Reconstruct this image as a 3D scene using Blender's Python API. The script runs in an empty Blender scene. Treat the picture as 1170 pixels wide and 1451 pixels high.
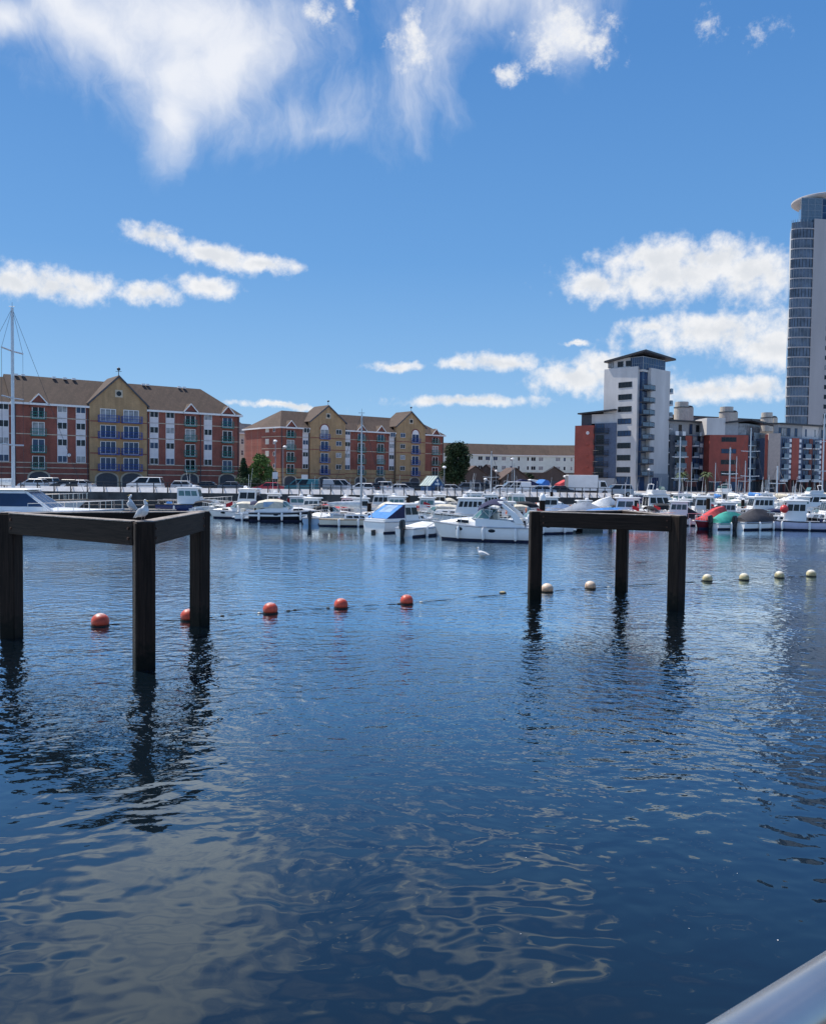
import bpy, bmesh, math, random
from mathutils import Vector, Matrix
R = math.radians
random.seed(11)
S = bpy.context.scene
COL = S.collection

# ---------------------------------------------------------------- camera, sky, sun, exposure
EYE = 4.3
PITCH, ROLL, FOC = R(2.32), 0.0125, 1170.0
FWD = Vector((0, math.cos(PITCH), -math.sin(PITCH)))
_r = Vector((1, 0, 0)); _u = Vector((0, math.sin(PITCH), math.cos(PITCH)))
RGT = _r * math.cos(ROLL) + _u * math.sin(ROLL)
UPV = -_r * math.sin(ROLL) + _u * math.cos(ROLL)
CAM = Vector((0, 0, EYE))
cd = bpy.data.cameras.new('camera'); cam = bpy.data.objects.new('camera', cd); COL.objects.link(cam)
m = Matrix((RGT, UPV, -FWD)).transposed().to_4x4(); m.translation = CAM
cam.matrix_world = m
cd.sensor_fit = 'HORIZONTAL'; cd.sensor_width = 36; cd.lens = 36
cd.clip_start = 0.05; cd.clip_end = 6000
S.camera = cam

def ray(px, py):
    return FWD + RGT * ((px - 585) / FOC) + UPV * ((725.5 - py) / FOC)
def at(px, py, Y):                       # point of the view ray at world depth Y
    d = ray(px, py); return CAM + d * (Y / d.y)
def onz(px, py, z=0.0):                  # point of the view ray on the level z
    d = ray(px, py); return CAM + d * ((z - EYE) / d.z)

SUN_AZ, SUN_EL = R(-56), R(57)           # azimuth from +Y towards +X
sund = Vector((math.sin(SUN_AZ) * math.cos(SUN_EL), math.cos(SUN_AZ) * math.cos(SUN_EL), math.sin(SUN_EL)))
sl = bpy.data.lights.new('sun', 'SUN'); sl.energy = 3.9; sl.angle = R(0.53); sl.color = (1, .95, .87)
so = bpy.data.objects.new('sun', sl); COL.objects.link(so)
so.rotation_euler = (-sund).to_track_quat('-Z', 'Y').to_euler()
so.location = (0, -20, 60)

S.view_settings.view_transform = 'Standard'
S.view_settings.look = 'None'
S.view_settings.exposure = 0.42
S.view_settings.gamma = 1.0
S.view_settings.use_curve_mapping = False
S.render.engine = 'CYCLES'
S.cycles.max_bounces = 8
S.cycles.use_denoising = True

W = bpy.data.worlds.new('World'); S.world = W; W.use_nodes = True
nt = W.node_tree; nt.nodes.clear()
SKY_STRENGTH = 0.13
class NT:
    def __init__(s, t): s.t = t
    def n(s, typ, **k):
        o = s.t.nodes.new(typ)
        for a, b in k.items(): setattr(o, a, b)
        return o
    def put(s, sock, v):
        if v is None: return
        if isinstance(v, bpy.types.NodeSocket): s.t.links.new(v, sock)
        else: sock.default_value = v
    def math(s, op, a, b=None, c=None, clamp=False):
        o = s.n('ShaderNodeMath', operation=op, use_clamp=clamp)
        for i, v in enumerate((a, b, c)): s.put(o.inputs[i], v)
        return o.outputs[0]
    def vec(s, op, a, b=None):
        o = s.n('ShaderNodeVectorMath', operation=op); s.put(o.inputs[0], a); s.put(o.inputs[1], b)
        return o.outputs['Value'] if op in ('LENGTH', 'DOT_PRODUCT') else o.outputs[0]
    def xyz(s, x, y, z):
        o = s.n('ShaderNodeCombineXYZ'); s.put(o.inputs[0], x); s.put(o.inputs[1], y); s.put(o.inputs[2], z); return o.outputs[0]
    def sep(s, v):
        o = s.n('ShaderNodeSeparateXYZ'); s.put(o.inputs[0], v); return o.outputs
    def noise(s, v, scale, detail=4, rough=.55, dist=0, color=False):
        o = s.n('ShaderNodeTexNoise'); s.put(o.inputs['Vector'], v); o.inputs['Scale'].default_value = scale
        o.inputs['Detail'].default_value = detail; o.inputs['Roughness'].default_value = rough; o.inputs['Distortion'].default_value = dist
        return o.outputs['Color'] if color else o.outputs[0]
    def rng(s, v, a, b, c=0., d=1., smooth=True):
        o = s.n('ShaderNodeMapRange'); o.interpolation_type = 'SMOOTHSTEP' if smooth else 'LINEAR'; o.clamp = True
        s.put(o.inputs['Value'], v)
        for k, x in (('From Min', a), ('From Max', b), ('To Min', c), ('To Max', d)): s.put(o.inputs[k], x)
        return o.outputs[0]
    def mix(s, f, a, b, mode='MIX'):
        o = s.n('ShaderNodeMix', data_type='RGBA', blend_type=mode); s.put(o.inputs[0], f); s.put(o.inputs[6], a); s.put(o.inputs[7], b)
        return o.outputs[2]
N = NT(nt)
sky = N.n('ShaderNodeTexSky', sky_type='NISHITA'); sky.sun_disc = False
sky.sun_elevation = SUN_EL; sky.sun_rotation = SUN_AZ; sky.altitude = 0; sky.air_density = 1.0; sky.dust_density = .25; sky.ozone_density = 3.0
hs = N.n('ShaderNodeHueSaturation'); hs.inputs['Saturation'].default_value = 1.12; hs.inputs['Value'].default_value = 1.0
nt.links.new(sky.outputs[0], hs.inputs['Color'])
DIR = N.n('ShaderNodeTexCoord').outputs['Generated']
dx, dy, dz = N.sep(DIR)
AZ = N.math('ARCTAN2', dx, dy); EL = N.math('ARCSINE', dz)
rp = N.n('ShaderNodeValToRGB'); N.put(rp.inputs[0], N.math('MULTIPLY', EL, 2 / math.pi)); cr = rp.color_ramp
for i, (p_, c_) in enumerate([(0.0, (.225, .395, .60)), (.05, (.178, .352, .59)), (.16, (.096, .252, .52)), (.30, (.060, .188, .45)), (.55, (.045, .138, .38)), (1.0, (.04, .115, .33))]):
    e_ = cr.elements[i] if i < 2 else cr.elements.new(p_)
    e_.position = p_; e_.color = c_ + (1,)
clear = N.vec('MULTIPLY', rp.outputs[0], (1 / SKY_STRENGTH,) * 3)
skycol = N.mix(.88, hs.outputs[0], clear)
P = N.xyz(AZ, EL, 0.0)
def azel(px, py):
    d = ray(px, py).normalized(); return math.atan2(d.x, d.y), math.asin(d.z)
def field(vec, blobs, soft=0):
    out = None
    for bl in blobs:
        px, py, rx, ry = bl[:4]; rot = R(bl[4]) if len(bl) > 4 else 0; wt = bl[5] if len(bl) > 5 else 1
        a, e = azel(px, py)
        k = 1 / (1 + ((px - 585) / FOC) ** 2)
        q = N.vec('SUBTRACT', vec, (a, e, 0))
        if rot:
            c_, s_ = math.cos(rot), math.sin(rot)
            q = N.xyz(N.vec('DOT_PRODUCT', q, (c_, s_, 0)), N.vec('DOT_PRODUCT', q, (-s_, c_, 0)), 0.)
        q = N.vec('MULTIPLY', q, (1 / max(rx / FOC * k, .002), 1 / max(ry / FOC, .002), 1))
        v = N.math('MULTIPLY_ADD', N.vec('LENGTH', q), -wt, wt)
        if out is None: out = v
        elif soft: out = N.math('SMOOTH_MAX', out, v, soft)
        else: out = N.math('MAXIMUM', out, v)
    return out
# heap clouds
w1 = N.vec('SUBTRACT', N.noise(DIR, 11, 4, .6, color=True), (.5, .5, .5))
w2 = N.vec('SUBTRACT', N.noise(DIR, 60, 6, .7, color=True), (.5, .5, .5))
Pc = N.vec('ADD', P, N.vec('MULTIPLY', w1, (.060, .022, 0)))
Pc = N.vec('ADD', Pc, N.vec('MULTIPLY', w2, (.014, .011, 0)))
CUM = [(70,402,90,24),(25,404,48,20),(120,402,50,20),(205,416,55,16),(230,338,68,17,-8),(300,360,85,19,-10),(375,376,55,12),(286,407,58,17),
       (955,390,165,40),(1065,392,95,40),(850,404,65,24),(925,364,80,28),(1000,366,90,26),
       (1010,472,140,30),(1090,492,85,36),(930,464,55,16),(715,514,80,14),(645,520,38,11),(820,534,75,25),(852,515,52,20),(900,545,80,26),
       (1050,553,110,20),(985,555,65,17),(660,569,120,9),(400,577,80,6),(557,521,40,7),(822,484,16,5),
       (1400,420,160,50),(1650,520,220,40),(-300,470,200,40),(-120,400,90,24)]
F = field(Pc, CUM, .12)
fb = N.noise(DIR, 46, 8, .60)
fd = N.math('ADD', F, N.math('MULTIPLY', N.math('SUBTRACT', fb, .5), 2.0))
dens = N.math('MULTIPLY', N.rng(fd, -.16, .78), .97)
fc = N.noise(DIR, 30, 6, .6)
core = N.rng(N.math('ADD', F, N.math('MULTIPLY', N.math('SUBTRACT', fc, .5), 1.8)), .35, 1.05)
ccol = N.mix(core, (.98, .985, 1.0, 1), (.80, .83, .875, 1))
# high veil clouds
ws = N.vec('SUBTRACT', N.noise(DIR, 5, 5, .55, color=True), (.5, .5, .5))
Pv = N.vec('ADD', P, N.vec('MULTIPLY', ws, (.09, .09, 0)))
CIR = [(140,35,240,62,-35),(325,85,180,70,30),(250,30,250,120),(240,175,42,95,-12),(250,110,110,90),(615,85,75,130,-20,.62),(720,-10,190,46,0,.7),(800,40,85,60,0,.7),
       (450,195,100,26,8,.45),(200,-120,280,110),(20,15,80,30),(420,180,160,40,12,.4)]
G = field(Pv, CIR, .35)
stk = N.noise(N.vec('MULTIPLY', N.vec('ADD', P, N.vec('MULTIPLY', ws, (.22, .22, 0))), (2.2, 1.0, 1)), 8, 8, .62)
stk2 = N.noise(DIR, 14, 8, .60)
gd = N.math('ADD', G, N.math('MULTIPLY', N.math('SUBTRACT', stk, .5), 1.1))
gd = N.math('ADD', gd, N.math('MULTIPLY', N.math('SUBTRACT', stk2, .5), .38))
veil = N.rng(gd, -.10, 1.05, 0, .92)
# broken veil added over the unseen sky to whiten the fill light
rest = N.math('MAXIMUM', N.rng(EL, .58, .75), N.rng(N.math('ABSOLUTE', AZ), .62, .85))
cover = N.rng(N.math('ADD', N.noise(DIR, 2.6, 8, .6, .4), N.math('MULTIPLY', N.math('SUBTRACT', stk2, .5), .35)), .46, .80, 0, .7)
veil = N.math('MAXIMUM', veil, N.math('MULTIPLY', N.math('MULTIPLY', cover, rest), N.rng(EL, .05, .2)))
# small bright tufts in the veil at the upper middle
T = field(Pc, [(800,40,90,60),(850,70,45,34),(770,75,40,30),(1000,40,45,24,0,.45),(1085,50,40,36,0,.45),(455,25,34,26),(583,58,44,44),(720,106,30,20),(495,5,20,20)])
tf = N.rng(N.math('ADD', T, N.math('MULTIPLY', N.math('SUBTRACT', N.noise(DIR, 34, 10, .7), .53), 3.0)), .15, 1.1, 0, .85)
k = 1 / SKY_STRENGTH
CL = .70 * k
c1 = N.mix(veil, skycol, (.97 * CL, .99 * CL, 1.04 * CL, 1))
c1 = N.mix(tf, c1, (CL, CL, CL, 1))
ccs = N.vec('MULTIPLY', ccol, (1.0 * CL, 1.0 * CL, 1.0 * CL))
c2 = N.mix(dens, c1, ccs)
bg = N.n('ShaderNodeBackground'); bg.inputs['Strength'].default_value = SKY_STRENGTH
nt.links.new(c2, bg.inputs['Color'])
wo = N.n('ShaderNodeOutputWorld'); nt.links.new(bg.outputs[0], wo.inputs['Surface'])
W.cycles.sampling_method = 'MANUAL'; W.cycles.sample_map_resolution = 1024

# ---------------------------------------------------------------- materials
MATS = {}
def mat(name, col, rough=.6, metal=0., var=.12, scale=2.0, bump=0., spec=.5, streak=None, coat=0.):
    if name in MATS: return MATS[name]
    mt = bpy.data.materials.new(name); mt.use_nodes = True; MATS[name] = mt
    K = NT(mt.node_tree); b = mt.node_tree.nodes['Principled BSDF']
    b.inputs['Roughness'].default_value = rough; b.inputs['Metallic'].default_value = metal
    b.inputs['Specular IOR Level'].default_value = spec; b.inputs['Coat Weight'].default_value = coat
    if var > 0:
        tc = K.n('ShaderNodeTexCoord').outputs['Object']
        v = tc if streak is None else K.vec('MULTIPLY', tc, streak)
        n = K.noise(v, scale, 5, .6)
        f = K.rng(n, .3, .7)
        K.put(b.inputs['Base Color'], K.mix(f, tuple(c * (1 - var) for c in col) + (1,), tuple(min(1, c * (1 + var)) for c in col) + (1,)))
        if bump:
            bp = K.n('ShaderNodeBump'); bp.inputs['Distance'].default_value = bump; K.put(bp.inputs['Height'], n)
            mt.node_tree.links.new(bp.outputs[0], b.inputs['Normal'])
    else:
        b.inputs['Base Color'].default_value = tuple(col) + (1,)
    return mt
def brick_mat(name, c1, c2, mortar, bw=.225, bh=.075):
    mt = bpy.data.materials.new(name); mt.use_nodes = True; MATS[name] = mt
    K = NT(mt.node_tree); b = mt.node_tree.nodes['Principled BSDF']; b.inputs['Roughness'].default_value = .85
    x, y, z = K.sep(K.n('ShaderNodeTexCoord').outputs['Object'])
    v = K.xyz(K.math('ADD', K.math('MULTIPLY', x, .82), K.math('MULTIPLY', y, .57)), z, 0.)
    t = K.n('ShaderNodeTexBrick'); K.put(t.inputs['Vector'], v)
    t.inputs['Color1'].default_value = c1 + (1,); t.inputs['Color2'].default_value = c2 + (1,); t.inputs['Mortar'].default_value = mortar + (1,)
    t.inputs['Scale'].default_value = 1; t.inputs['Brick Width'].default_value = bw; t.inputs['Row Height'].default_value = bh; t.inputs['Mortar Size'].default_value = .008
    n = K.noise(v, .5, 6, .6)
    n2 = K.noise(K.xyz(K.math('MULTIPLY', x, 1.5), K.math('MULTIPLY', z, .15), 0.), 1.2, 4, .6)
    f = K.rng(K.math('MULTIPLY', K.math('ADD', n, n2), .5), .3, .7, .74, 1.18)
    K.put(b.inputs['Base Color'], K.mix(1.0, t.outputs['Color'], K.xyz(f, f, f), 'MULTIPLY'))
    return mt

red_brick = brick_mat('red_brick', (.32, .078, .050), (.24, .055, .040), (.28, .17, .13))
buff_brick = brick_mat('buff_brick', (.50, .31, .145), (.42, .255, .12), (.42, .31, .20))
roof_tile = brick_mat('roof_tile', (.100, .064, .046), (.078, .05, .037), (.04, .028, .022), .33, .3)
slate = mat('slate_roof', (.10, .095, .10), .7, scale=.6, var=.25)
white_paint = mat('white_paint', (.84, .82, .80), .45, var=.05, scale=1)
cream_paint = mat('cream_paint', (.66, .62, .50), .7, var=.1, scale=.7)
cream_stone = mat('cream_stone', (.55, .47, .36), .8, var=.18, scale=1.5)
lav_panel = mat('pale_cladding', (.74, .70, .70), .5, var=.06, scale=1)
white_render = mat('white_render', (.64, .61, .59), .75, var=.10, scale=.35, streak=(1, 1, .25))
mint_render = mat('mint_render', (.70, .74, .69), .8, var=.08, scale=.5)
tower_render = mat('tower_render', (.47, .43, .42), .75, var=.08, scale=.15, streak=(1, 1, .2))
grey_clad = mat('grey_cladding', (.34, .35, .37), .5, var=.08)
beige_clad = mat('beige_cladding', (.52, .43, .38), .7, var=.08)
sand_clad = mat('sand_cladding', (.56, .50, .42), .7, var=.10)
red_clad = mat('red_panel', (.36, .075, .05), .6, var=.14, scale=.6)
blue_clad = mat('pale_blue_cladding', (.52, .62, .66), .45, var=.07)
curtain = mat('curtained_window', (.30, .30, .31), .15, var=.4, scale=.8, spec=.5)
dark_clad = mat('dark_cladding', (.055, .06, .075), .5, var=.15)
navy_clad = mat('slate_blue_cladding', (.10, .13, .20), .45, var=.15)
glass = mat('window_glass', (.012, .016, .022), .08, var=.4, scale=.35, spec=.35)
blue_glass = mat('blue_glass', (.02, .05, .12), .07, var=.4, scale=.3, spec=.45)
bal_glass = mat('balcony_glass', (.12, .17, .22), .08, var=.2, spec=.7)
green_steel = mat('green_steel', (.02, .22, .18), .4, var=.1)
blue_steel = mat('blue_steel', (.03, .08, .33), .4, var=.1)
dark_steel = mat('dark_steel', (.035, .035, .04), .45, var=.15)
grey_steel = mat('grey_steel', (.30, .31, .33), .4, metal=.6, var=.1)
alu = mat('mast_aluminium', (.62, .63, .65), .38, metal=.55, var=.06)
gel_white = mat('white_gelcoat', (.87, .86, .84), .22, var=.05, scale=.8, coat=.3)
gel_cream = mat('cream_gelcoat', (.70, .66, .55), .28, var=.06, scale=.8)
gel_navy = mat('navy_gelcoat', (.02, .035, .13), .2, var=.1, coat=.3)
gel_grey = mat('grey_gelcoat', (.42, .44, .48), .25, var=.06)
gel_blue = mat('pale_blue_gelcoat', (.36, .50, .66), .25, var=.06)
gel_maroon = mat('maroon_gelcoat', (.16, .02, .03), .25, var=.1)
gel_black = mat('black_gelcoat', (.015, .015, .02), .25, var=.1)
antifoul = mat('antifouling', (.02, .025, .06), .7, var=.3)
teak = mat('teak_deck', (.34, .22, .12), .7, var=.2, scale=6)
rubber = mat('black_rubber', (.02, .02, .022), .6, var=.2)
def fabric(name, c): return mat(name, c, .85, var=.16, scale=3, bump=.02)
f_blue = fabric('blue_canvas', (.05, .20, .52)); f_navy = fabric('navy_canvas', (.022, .027, .08)); f_red = fabric('red_canvas', (.62, .07, .07))
f_green = fabric('green_canvas', (.05, .34, .27)); f_black = fabric('black_canvas', (.022, .022, .026)); f_grey = fabric('grey_canvas', (.26, .29, .34))
f_white = fabric('white_canvas', (.76, .76, .74)); f_char = fabric('charcoal_canvas', (.055, .052, .058)); f_sky = fabric('light_blue_canvas', (.07, .25, .60))
f_slate = fabric('slate_blue_canvas', (.16, .24, .38)); f_cream = fabric('cream_canvas', (.66, .60, .48))
clearpvc = mat('clear_plastic_window', (.34, .46, .60), .12, var=.2)
steel = mat('stainless_steel', (.80, .74, .68), .30, metal=1, var=.06, scale=40)
rail_steel = mat('handrail_steel', (.60, .56, .53), .27, metal=.88, var=.05, scale=12)
tower_glass = mat('tower_glass', (.12, .15, .20), .10, var=.45, scale=.25, spec=.5)
timber = mat('dark_timber', (.024, .015, .0105), .75, var=.45, scale=2.2, bump=.012, streak=(9, 9, .5), spec=.2)
def stain(mt, lo, hi, col, zmix, scale=5):
    K = NT(mt.node_tree); b = mt.node_tree.nodes['Principled BSDF']; l = b.inputs['Base Color'].links[0].from_socket
    tc = K.n('ShaderNodeTexCoord').outputs['Object']; z = K.sep(tc)[2]
    n = K.noise(tc, scale, 6, .65)
    v = K.math('MULTIPLY_ADD', K.math('SUBTRACT', n, .5), zmix, z) if zmix else n
    K.put(b.inputs['Base Color'], K.mix(K.rng(v, lo, hi), l, col + (1,)))
stain(timber, .75, .15, (.0035, .0045, .0025), 1.6)
stain(timber_top_ := mat('weathered_sunlit_timber', (.28, .24, .21), .8, var=.4, scale=5, bump=.01), .60, .68, (.62, .60, .56), 0, 3.5)
timber_beam = mat('dark_beam_timber', (.027, .017, .012), .75, var=.45, scale=2.2, bump=.012, streak=(.5, 9, 9), spec=.2)
timber_top = mat('weathered_sunlit_timber', (.28, .24, .21), .8, var=.4, scale=5, bump=.01)  # weathered grey on pontoons; on the frames its paleness paints sunlit tops
weed = mat('weedy_timber', (.006, .007, .004), .5, var=.5, scale=9, bump=.015)
concrete = mat('concrete', (.40, .385, .36), .85, var=.18, scale=.7, bump=.004)
pale_concrete = mat('pale_concrete', (.80, .76, .74), .8, var=.12, scale=1.2)
tyre = mat('tyre_rubber', (.015, .015, .016), .8, var=.2)
plank_grey = mat('pontoon_decking', (.36, .34, .31), .85, var=.2, scale=4)

# ---------------------------------------------------------------- mesh helpers
class MB:
    def __init__(s): s.v = []; s.f = []; s.mi = []
    def add(s, vs, fs, mi=0):
        o = len(s.v); s.v += [tuple(v) for v in vs]; s.f += [tuple(i + o for i in f) for f in fs]; s.mi += [mi] * len(fs); return s
    def box(s, x0, x1, y0, y1, z0, z1, mi=0):
        return s.add([(x, y, z) for z in (z0, z1) for y in (y0, y1) for x in (x0, x1)],
                     [(0, 2, 3, 1), (4, 5, 7, 6), (0, 1, 5, 4), (2, 6, 7, 3), (0, 4, 6, 2), (1, 3, 7, 5)], mi)
    def hexa(s, b, t, mi=0):                 # bottom ring of 4, top ring of 4
        return s.add(list(b) + list(t), [(3, 2, 1, 0), (4, 5, 6, 7), (0, 1, 5, 4), (1, 2, 6, 5), (2, 3, 7, 6), (3, 0, 4, 7)], mi)
    def slab(s, q, n, t, mi=0):              # a quad thickened along n
        n = Vector(n).normalized() * t
        return s.hexa(q, [Vector(p) + n for p in q], mi)
    def prism(s, poly, ax, lo, hi, mi=0):
        k = len(poly)
        def p(a, b, c): return {'x': (c, a, b), 'y': (a, c, b), 'z': (a, b, c)}[ax]
        vs = [p(a, b, lo) for a, b in poly] + [p(a, b, hi) for a, b in poly]
        return s.add(vs, [tuple(range(k))[::-1], tuple(range(k, 2 * k))] + [(i, (i + 1) % k, k + (i + 1) % k, k + i) for i in range(k)], mi)
    def loft(s, rings, cap=True, closed=True, mi=0):
        k = len(rings[0]); vs = [p for r in rings for p in r]; fs = []
        for i in range(len(rings) - 1):
            for j in range(k if closed else k - 1):
                fs.append((i * k + j, i * k + (j + 1) % k, (i + 1) * k + (j + 1) % k, (i + 1) * k + j))
        if cap: fs += [tuple(range(k))[::-1], tuple(range((len(rings) - 1) * k, len(rings) * k))]
        return s.add(vs, fs, mi)
    def path(s, pts, r, n=6, mi=0, r2=None):
        pts = [Vector(p) for p in pts]; rings = []
        for i, p in enumerate(pts):
            d = (pts[min(i + 1, len(pts) - 1)] - pts[max(i - 1, 0)]).normalized()
            a = d.orthogonal().normalized() if abs(d.z) > .99 else d.cross(Vector((0, 0, 1))).normalized()
            b = d.cross(a)
            rr = r if r2 is None else r + (r2 - r) * i / (len(pts) - 1)
            rings.append([p + (a * math.cos(2 * math.pi * j / n) + b * math.sin(2 * math.pi * j / n)) * rr for j in range(n)])
        return s.loft(rings, mi=mi)
    def lathe(s, prof, c=(0, 0, 0), n=12, mi=0):
        return s.loft([[(c[0] + r * math.cos(2 * math.pi * j / n), c[1] + r * math.sin(2 * math.pi * j / n), c[2] + z) for j in range(n)] for r, z in prof], mi=mi)
    def ell(s, c, rx, ry, rz, n=12, m=8, mi=0):
        return s.loft([[(c[0] + rx * math.sin(a) * math.cos(2 * math.pi * j / n), c[1] + ry * math.sin(a) * math.sin(2 * math.pi * j / n), c[2] - rz * math.cos(a)) for j in range(n)]
                       for a in [math.pi * (i + .02) / (m + .04) for i in range(m + 1)]], mi=mi)
    def mesh(s, name, mats, smooth=False, bevel=0, seg=1):
        me = bpy.data.meshes.new(name); me.from_pydata(s.v, [], s.f)
        for m_ in (mats if isinstance(mats, (list, tuple)) else [mats]): me.materials.append(m_)
        me.polygons.foreach_set('material_index', s.mi)
        bm = bmesh.new(); bm.from_mesh(me)
        bmesh.ops.recalc_face_normals(bm, faces=bm.faces)
        if bevel: bmesh.ops.bevel(bm, geom=[e for e in bm.edges if len(e.link_faces) == 2 and e.calc_face_angle(0) > .5], offset=bevel, segments=seg, affect='EDGES', clamp_overlap=True)
        bm.to_mesh(me); bm.free()
        if smooth:
            me.polygons.foreach_set('use_smooth', [True] * len(me.polygons)); me.set_sharp_from_angle(angle=R(38))
        me.update(); return me
    def build(s, name, mats, parent=None, loc=None, rz=0, **k):
        return put(name, s.mesh(name, mats, **k), parent, loc, rz)
def put(name, me, parent=None, loc=None, rz=0):
    o = bpy.data.objects.new(name, me); COL.objects.link(o)
    if parent: o.parent = parent
    if loc is not None: o.location = loc
    if rz: o.rotation_euler = (0, 0, rz)
    return o
def empty(name, loc, rz=0):
    o = bpy.data.objects.new(name, None); COL.objects.link(o); o.location = loc; o.rotation_euler = (0, 0, rz); o.empty_display_size = .3; return o
def tag(o, label, cat, group=None):
    o['label'] = label; o['category'] = cat
    if group: o['group'] = group
    return o
def structure(o): o['kind'] = 'structure'; return o
def copy_tree(o, parent=None):
    c = o.copy(); COL.objects.link(c)
    if parent: c.parent = parent
    for ch in list(o.children): copy_tree(ch, c)
    return c
# ---------------------------------------------------------------- water and ground
wm = bpy.data.materials.new('harbour_water'); wm.use_nodes = True
K = NT(wm.node_tree); b = wm.node_tree.nodes['Principled BSDF']
b.inputs['Base Color'].default_value = (.003, .006, .009, 1); b.inputs['Roughness'].default_value = .015; b.inputs['IOR'].default_value = 1.95
pos = K.n('ShaderNodeNewGeometry').outputs['Position']
px_, py_, pz_ = K.sep(pos)
wob = K.vec('MULTIPLY', K.vec('SUBTRACT', K.noise(pos, .22, 2, .5, color=True), (.5, .5, .5)), (1.6, 1.6, 0))
pv = K.vec('ADD', pos, wob)
def lay(sx, sy, rot, scale, det, rough=.5, dist=0.):
    mp = K.n('ShaderNodeMapping'); K.put(mp.inputs['Vector'], pv); mp.inputs['Rotation'].default_value = (0, 0, rot); mp.inputs['Scale'].default_value = (sx, sy, 1)
    return K.noise(mp.outputs[0], scale, det, rough, dist)
open_ = K.rng(py_, 7.5, 17, .0, 1)                     # sheltered close under the near quay
lee = K.rng(py_, 44, 64, 1, .16)                       # and close to the moored boats
gust = K.rng(K.noise(K.vec('MULTIPLY', pos, (.55, 1.2, 1)), .075, 3, .55), .36, .64, .45, 1.3)
big = K.math('MULTIPLY', lay(.75, 1, .12, 1.1, 1.0, .4, .1), .030)
mid = K.math('MULTIPLY', lay(.8, 1, -.14, 2.8, 1.0, .45, .12), K.math('MULTIPLY', K.rng(py_, 7.5, 15, .032, .050), gust))
fine = K.math('MULTIPLY', lay(.75, 1, .2, 7.0, 2.0, .5, .1), K.math('MULTIPLY', K.math('MULTIPLY', open_, lee), K.math('MULTIPLY', gust, .026)))
h = K.math('ADD', K.math('MULTIPLY', K.math('ADD', big, mid), K.rng(py_, 44, 64, 1, .22)), fine)
bp = K.n('ShaderNodeBump'); bp.inputs['Strength'].default_value = 1; bp.inputs['Distance'].default_value = 1.0; K.put(bp.inputs['Height'], h)
K_t = wm.node_tree
K_t.nodes.remove(b)
body = K.n('ShaderNodeBsdfDiffuse'); body.inputs['Color'].default_value = (.004, .009, .014, 1)
gl = K.n('ShaderNodeBsdfGlossy'); gl.inputs['Color'].default_value = (.82, .94, 1, 1); gl.inputs['Roughness'].default_value = .015; K_t.links.new(bp.outputs[0], gl.inputs['Normal'])
fr = K.n('ShaderNodeFresnel'); fr.inputs['IOR'].default_value = 1.333
mx = K.n('ShaderNodeMixShader'); K.put(mx.inputs[0], K.math('MINIMUM', K.math('MULTIPLY', fr.outputs[0], 2.3), .97))
K_t.links.new(body.outputs[0], mx.inputs[1]); K_t.links.new(gl.outputs[0], mx.inputs[2])
K_t.links.new(mx.outputs[0], K_t.nodes['Material Output'].inputs['Surface'])
o = structure(MB().add([(-3000, -600, 0), (3000, -600, 0), (3000, 200, 0), (-3000, 200, 0)], [(0, 1, 2, 3)]).build('water', wm))

QZ = 2.1                                               # quay level
paving = brick_mat('quay_paving', (.40, .37, .34), (.35, .32, .30), (.3, .27, .25), .4, .4)
asphalt = mat('asphalt', (.075, .075, .08), .9, var=.25, scale=.6, bump=.003)
quay_pts = [(-3000, 104), (-120, 104), (28, 108), (34, 150), (300, 157), (3000, 157)]
g = MB(); g.add([(x, y, QZ) for x, y in quay_pts] + [(3000, 5000, QZ), (-3000, 5000, QZ)], [tuple(range(8))])
structure(g.build('ground', paving))
rd = MB(); rd.add([(-3000, 112, QZ + .004), (22, 116, QZ + .004), (22, 131, QZ + .004), (-62, 124, QZ + .004), (-3000, 118, QZ + .004)], [(0, 1, 2, 3, 4)])
structure(rd.build('road', asphalt))
qstone = mat('quay_stone', (.075, .072, .07), .85, var=.45, scale=.8, bump=.02, streak=(1, 1, .5))
q = MB()
for (x0, y0), (x1, y1) in zip(quay_pts[:-1], quay_pts[1:]):
    d = Vector((x1 - x0, y1 - y0, 0)).normalized(); n = Vector((d.y, -d.x, 0)) * .35
    a, b_ = Vector((x0, y0, -3)), Vector((x1, y1, -3))
    up = Vector((0, 0, 3 + QZ - .003))
    q.hexa([a + n, b_ + n, b_, a], [a + n + up, b_ + n + up, b_ + up, a + up])
structure(q.build('quay_wall', qstone))

# near quay: deck, rail (camera stands behind it)
ra, rb = onz(1112, 1451, EYE - .5), onz(1170, 1412, EYE - .5)
rdir = (rb - ra).normalized(); rn = Vector((rdir.y, -rdir.x, 0))       # rn points to the deck side
DECKZ = EYE - 1.6
deck_m = brick_mat('red_paving', (.21, .085, .05), (.17, .065, .04), (.10, .08, .06), .2, .1)
e = ra - rn * .12
dk = MB(); p0, p1 = e - rdir * 60, e + rdir * 60
dk.hexa([(p.x, p.y, -3) for p in (p0, p1, p1 + rn * 40, p0 + rn * 40)], [(p.x, p.y, DECKZ) for p in (p0, p1, p1 + rn * 40, p0 + rn * 40)])
structure(dk.build('near_quay', deck_m))
rail = tag(empty('handrail', (ra.x, ra.y, DECKZ)), 'thick stainless steel handrail in the near right corner', 'railing')
rang = math.atan2(rdir.y, rdir.x); rail.rotation_euler = (0, 0, rang)
mb = MB(); mb.path([(x, 0, 1.1) for x in (-6, -3, 0, .3, .6, 3, 6)], .031, 32); mb.build('top_rail', rail_steel, rail, smooth=True)
for x in (-5, -3.2, -1.4, 2.2, 4, 5.8):
    mb = MB(); mb.path([(x, 0, 0), (x, 0, 1.065)], .024, 14); mb.build('post', steel, rail, smooth=True)
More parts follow.
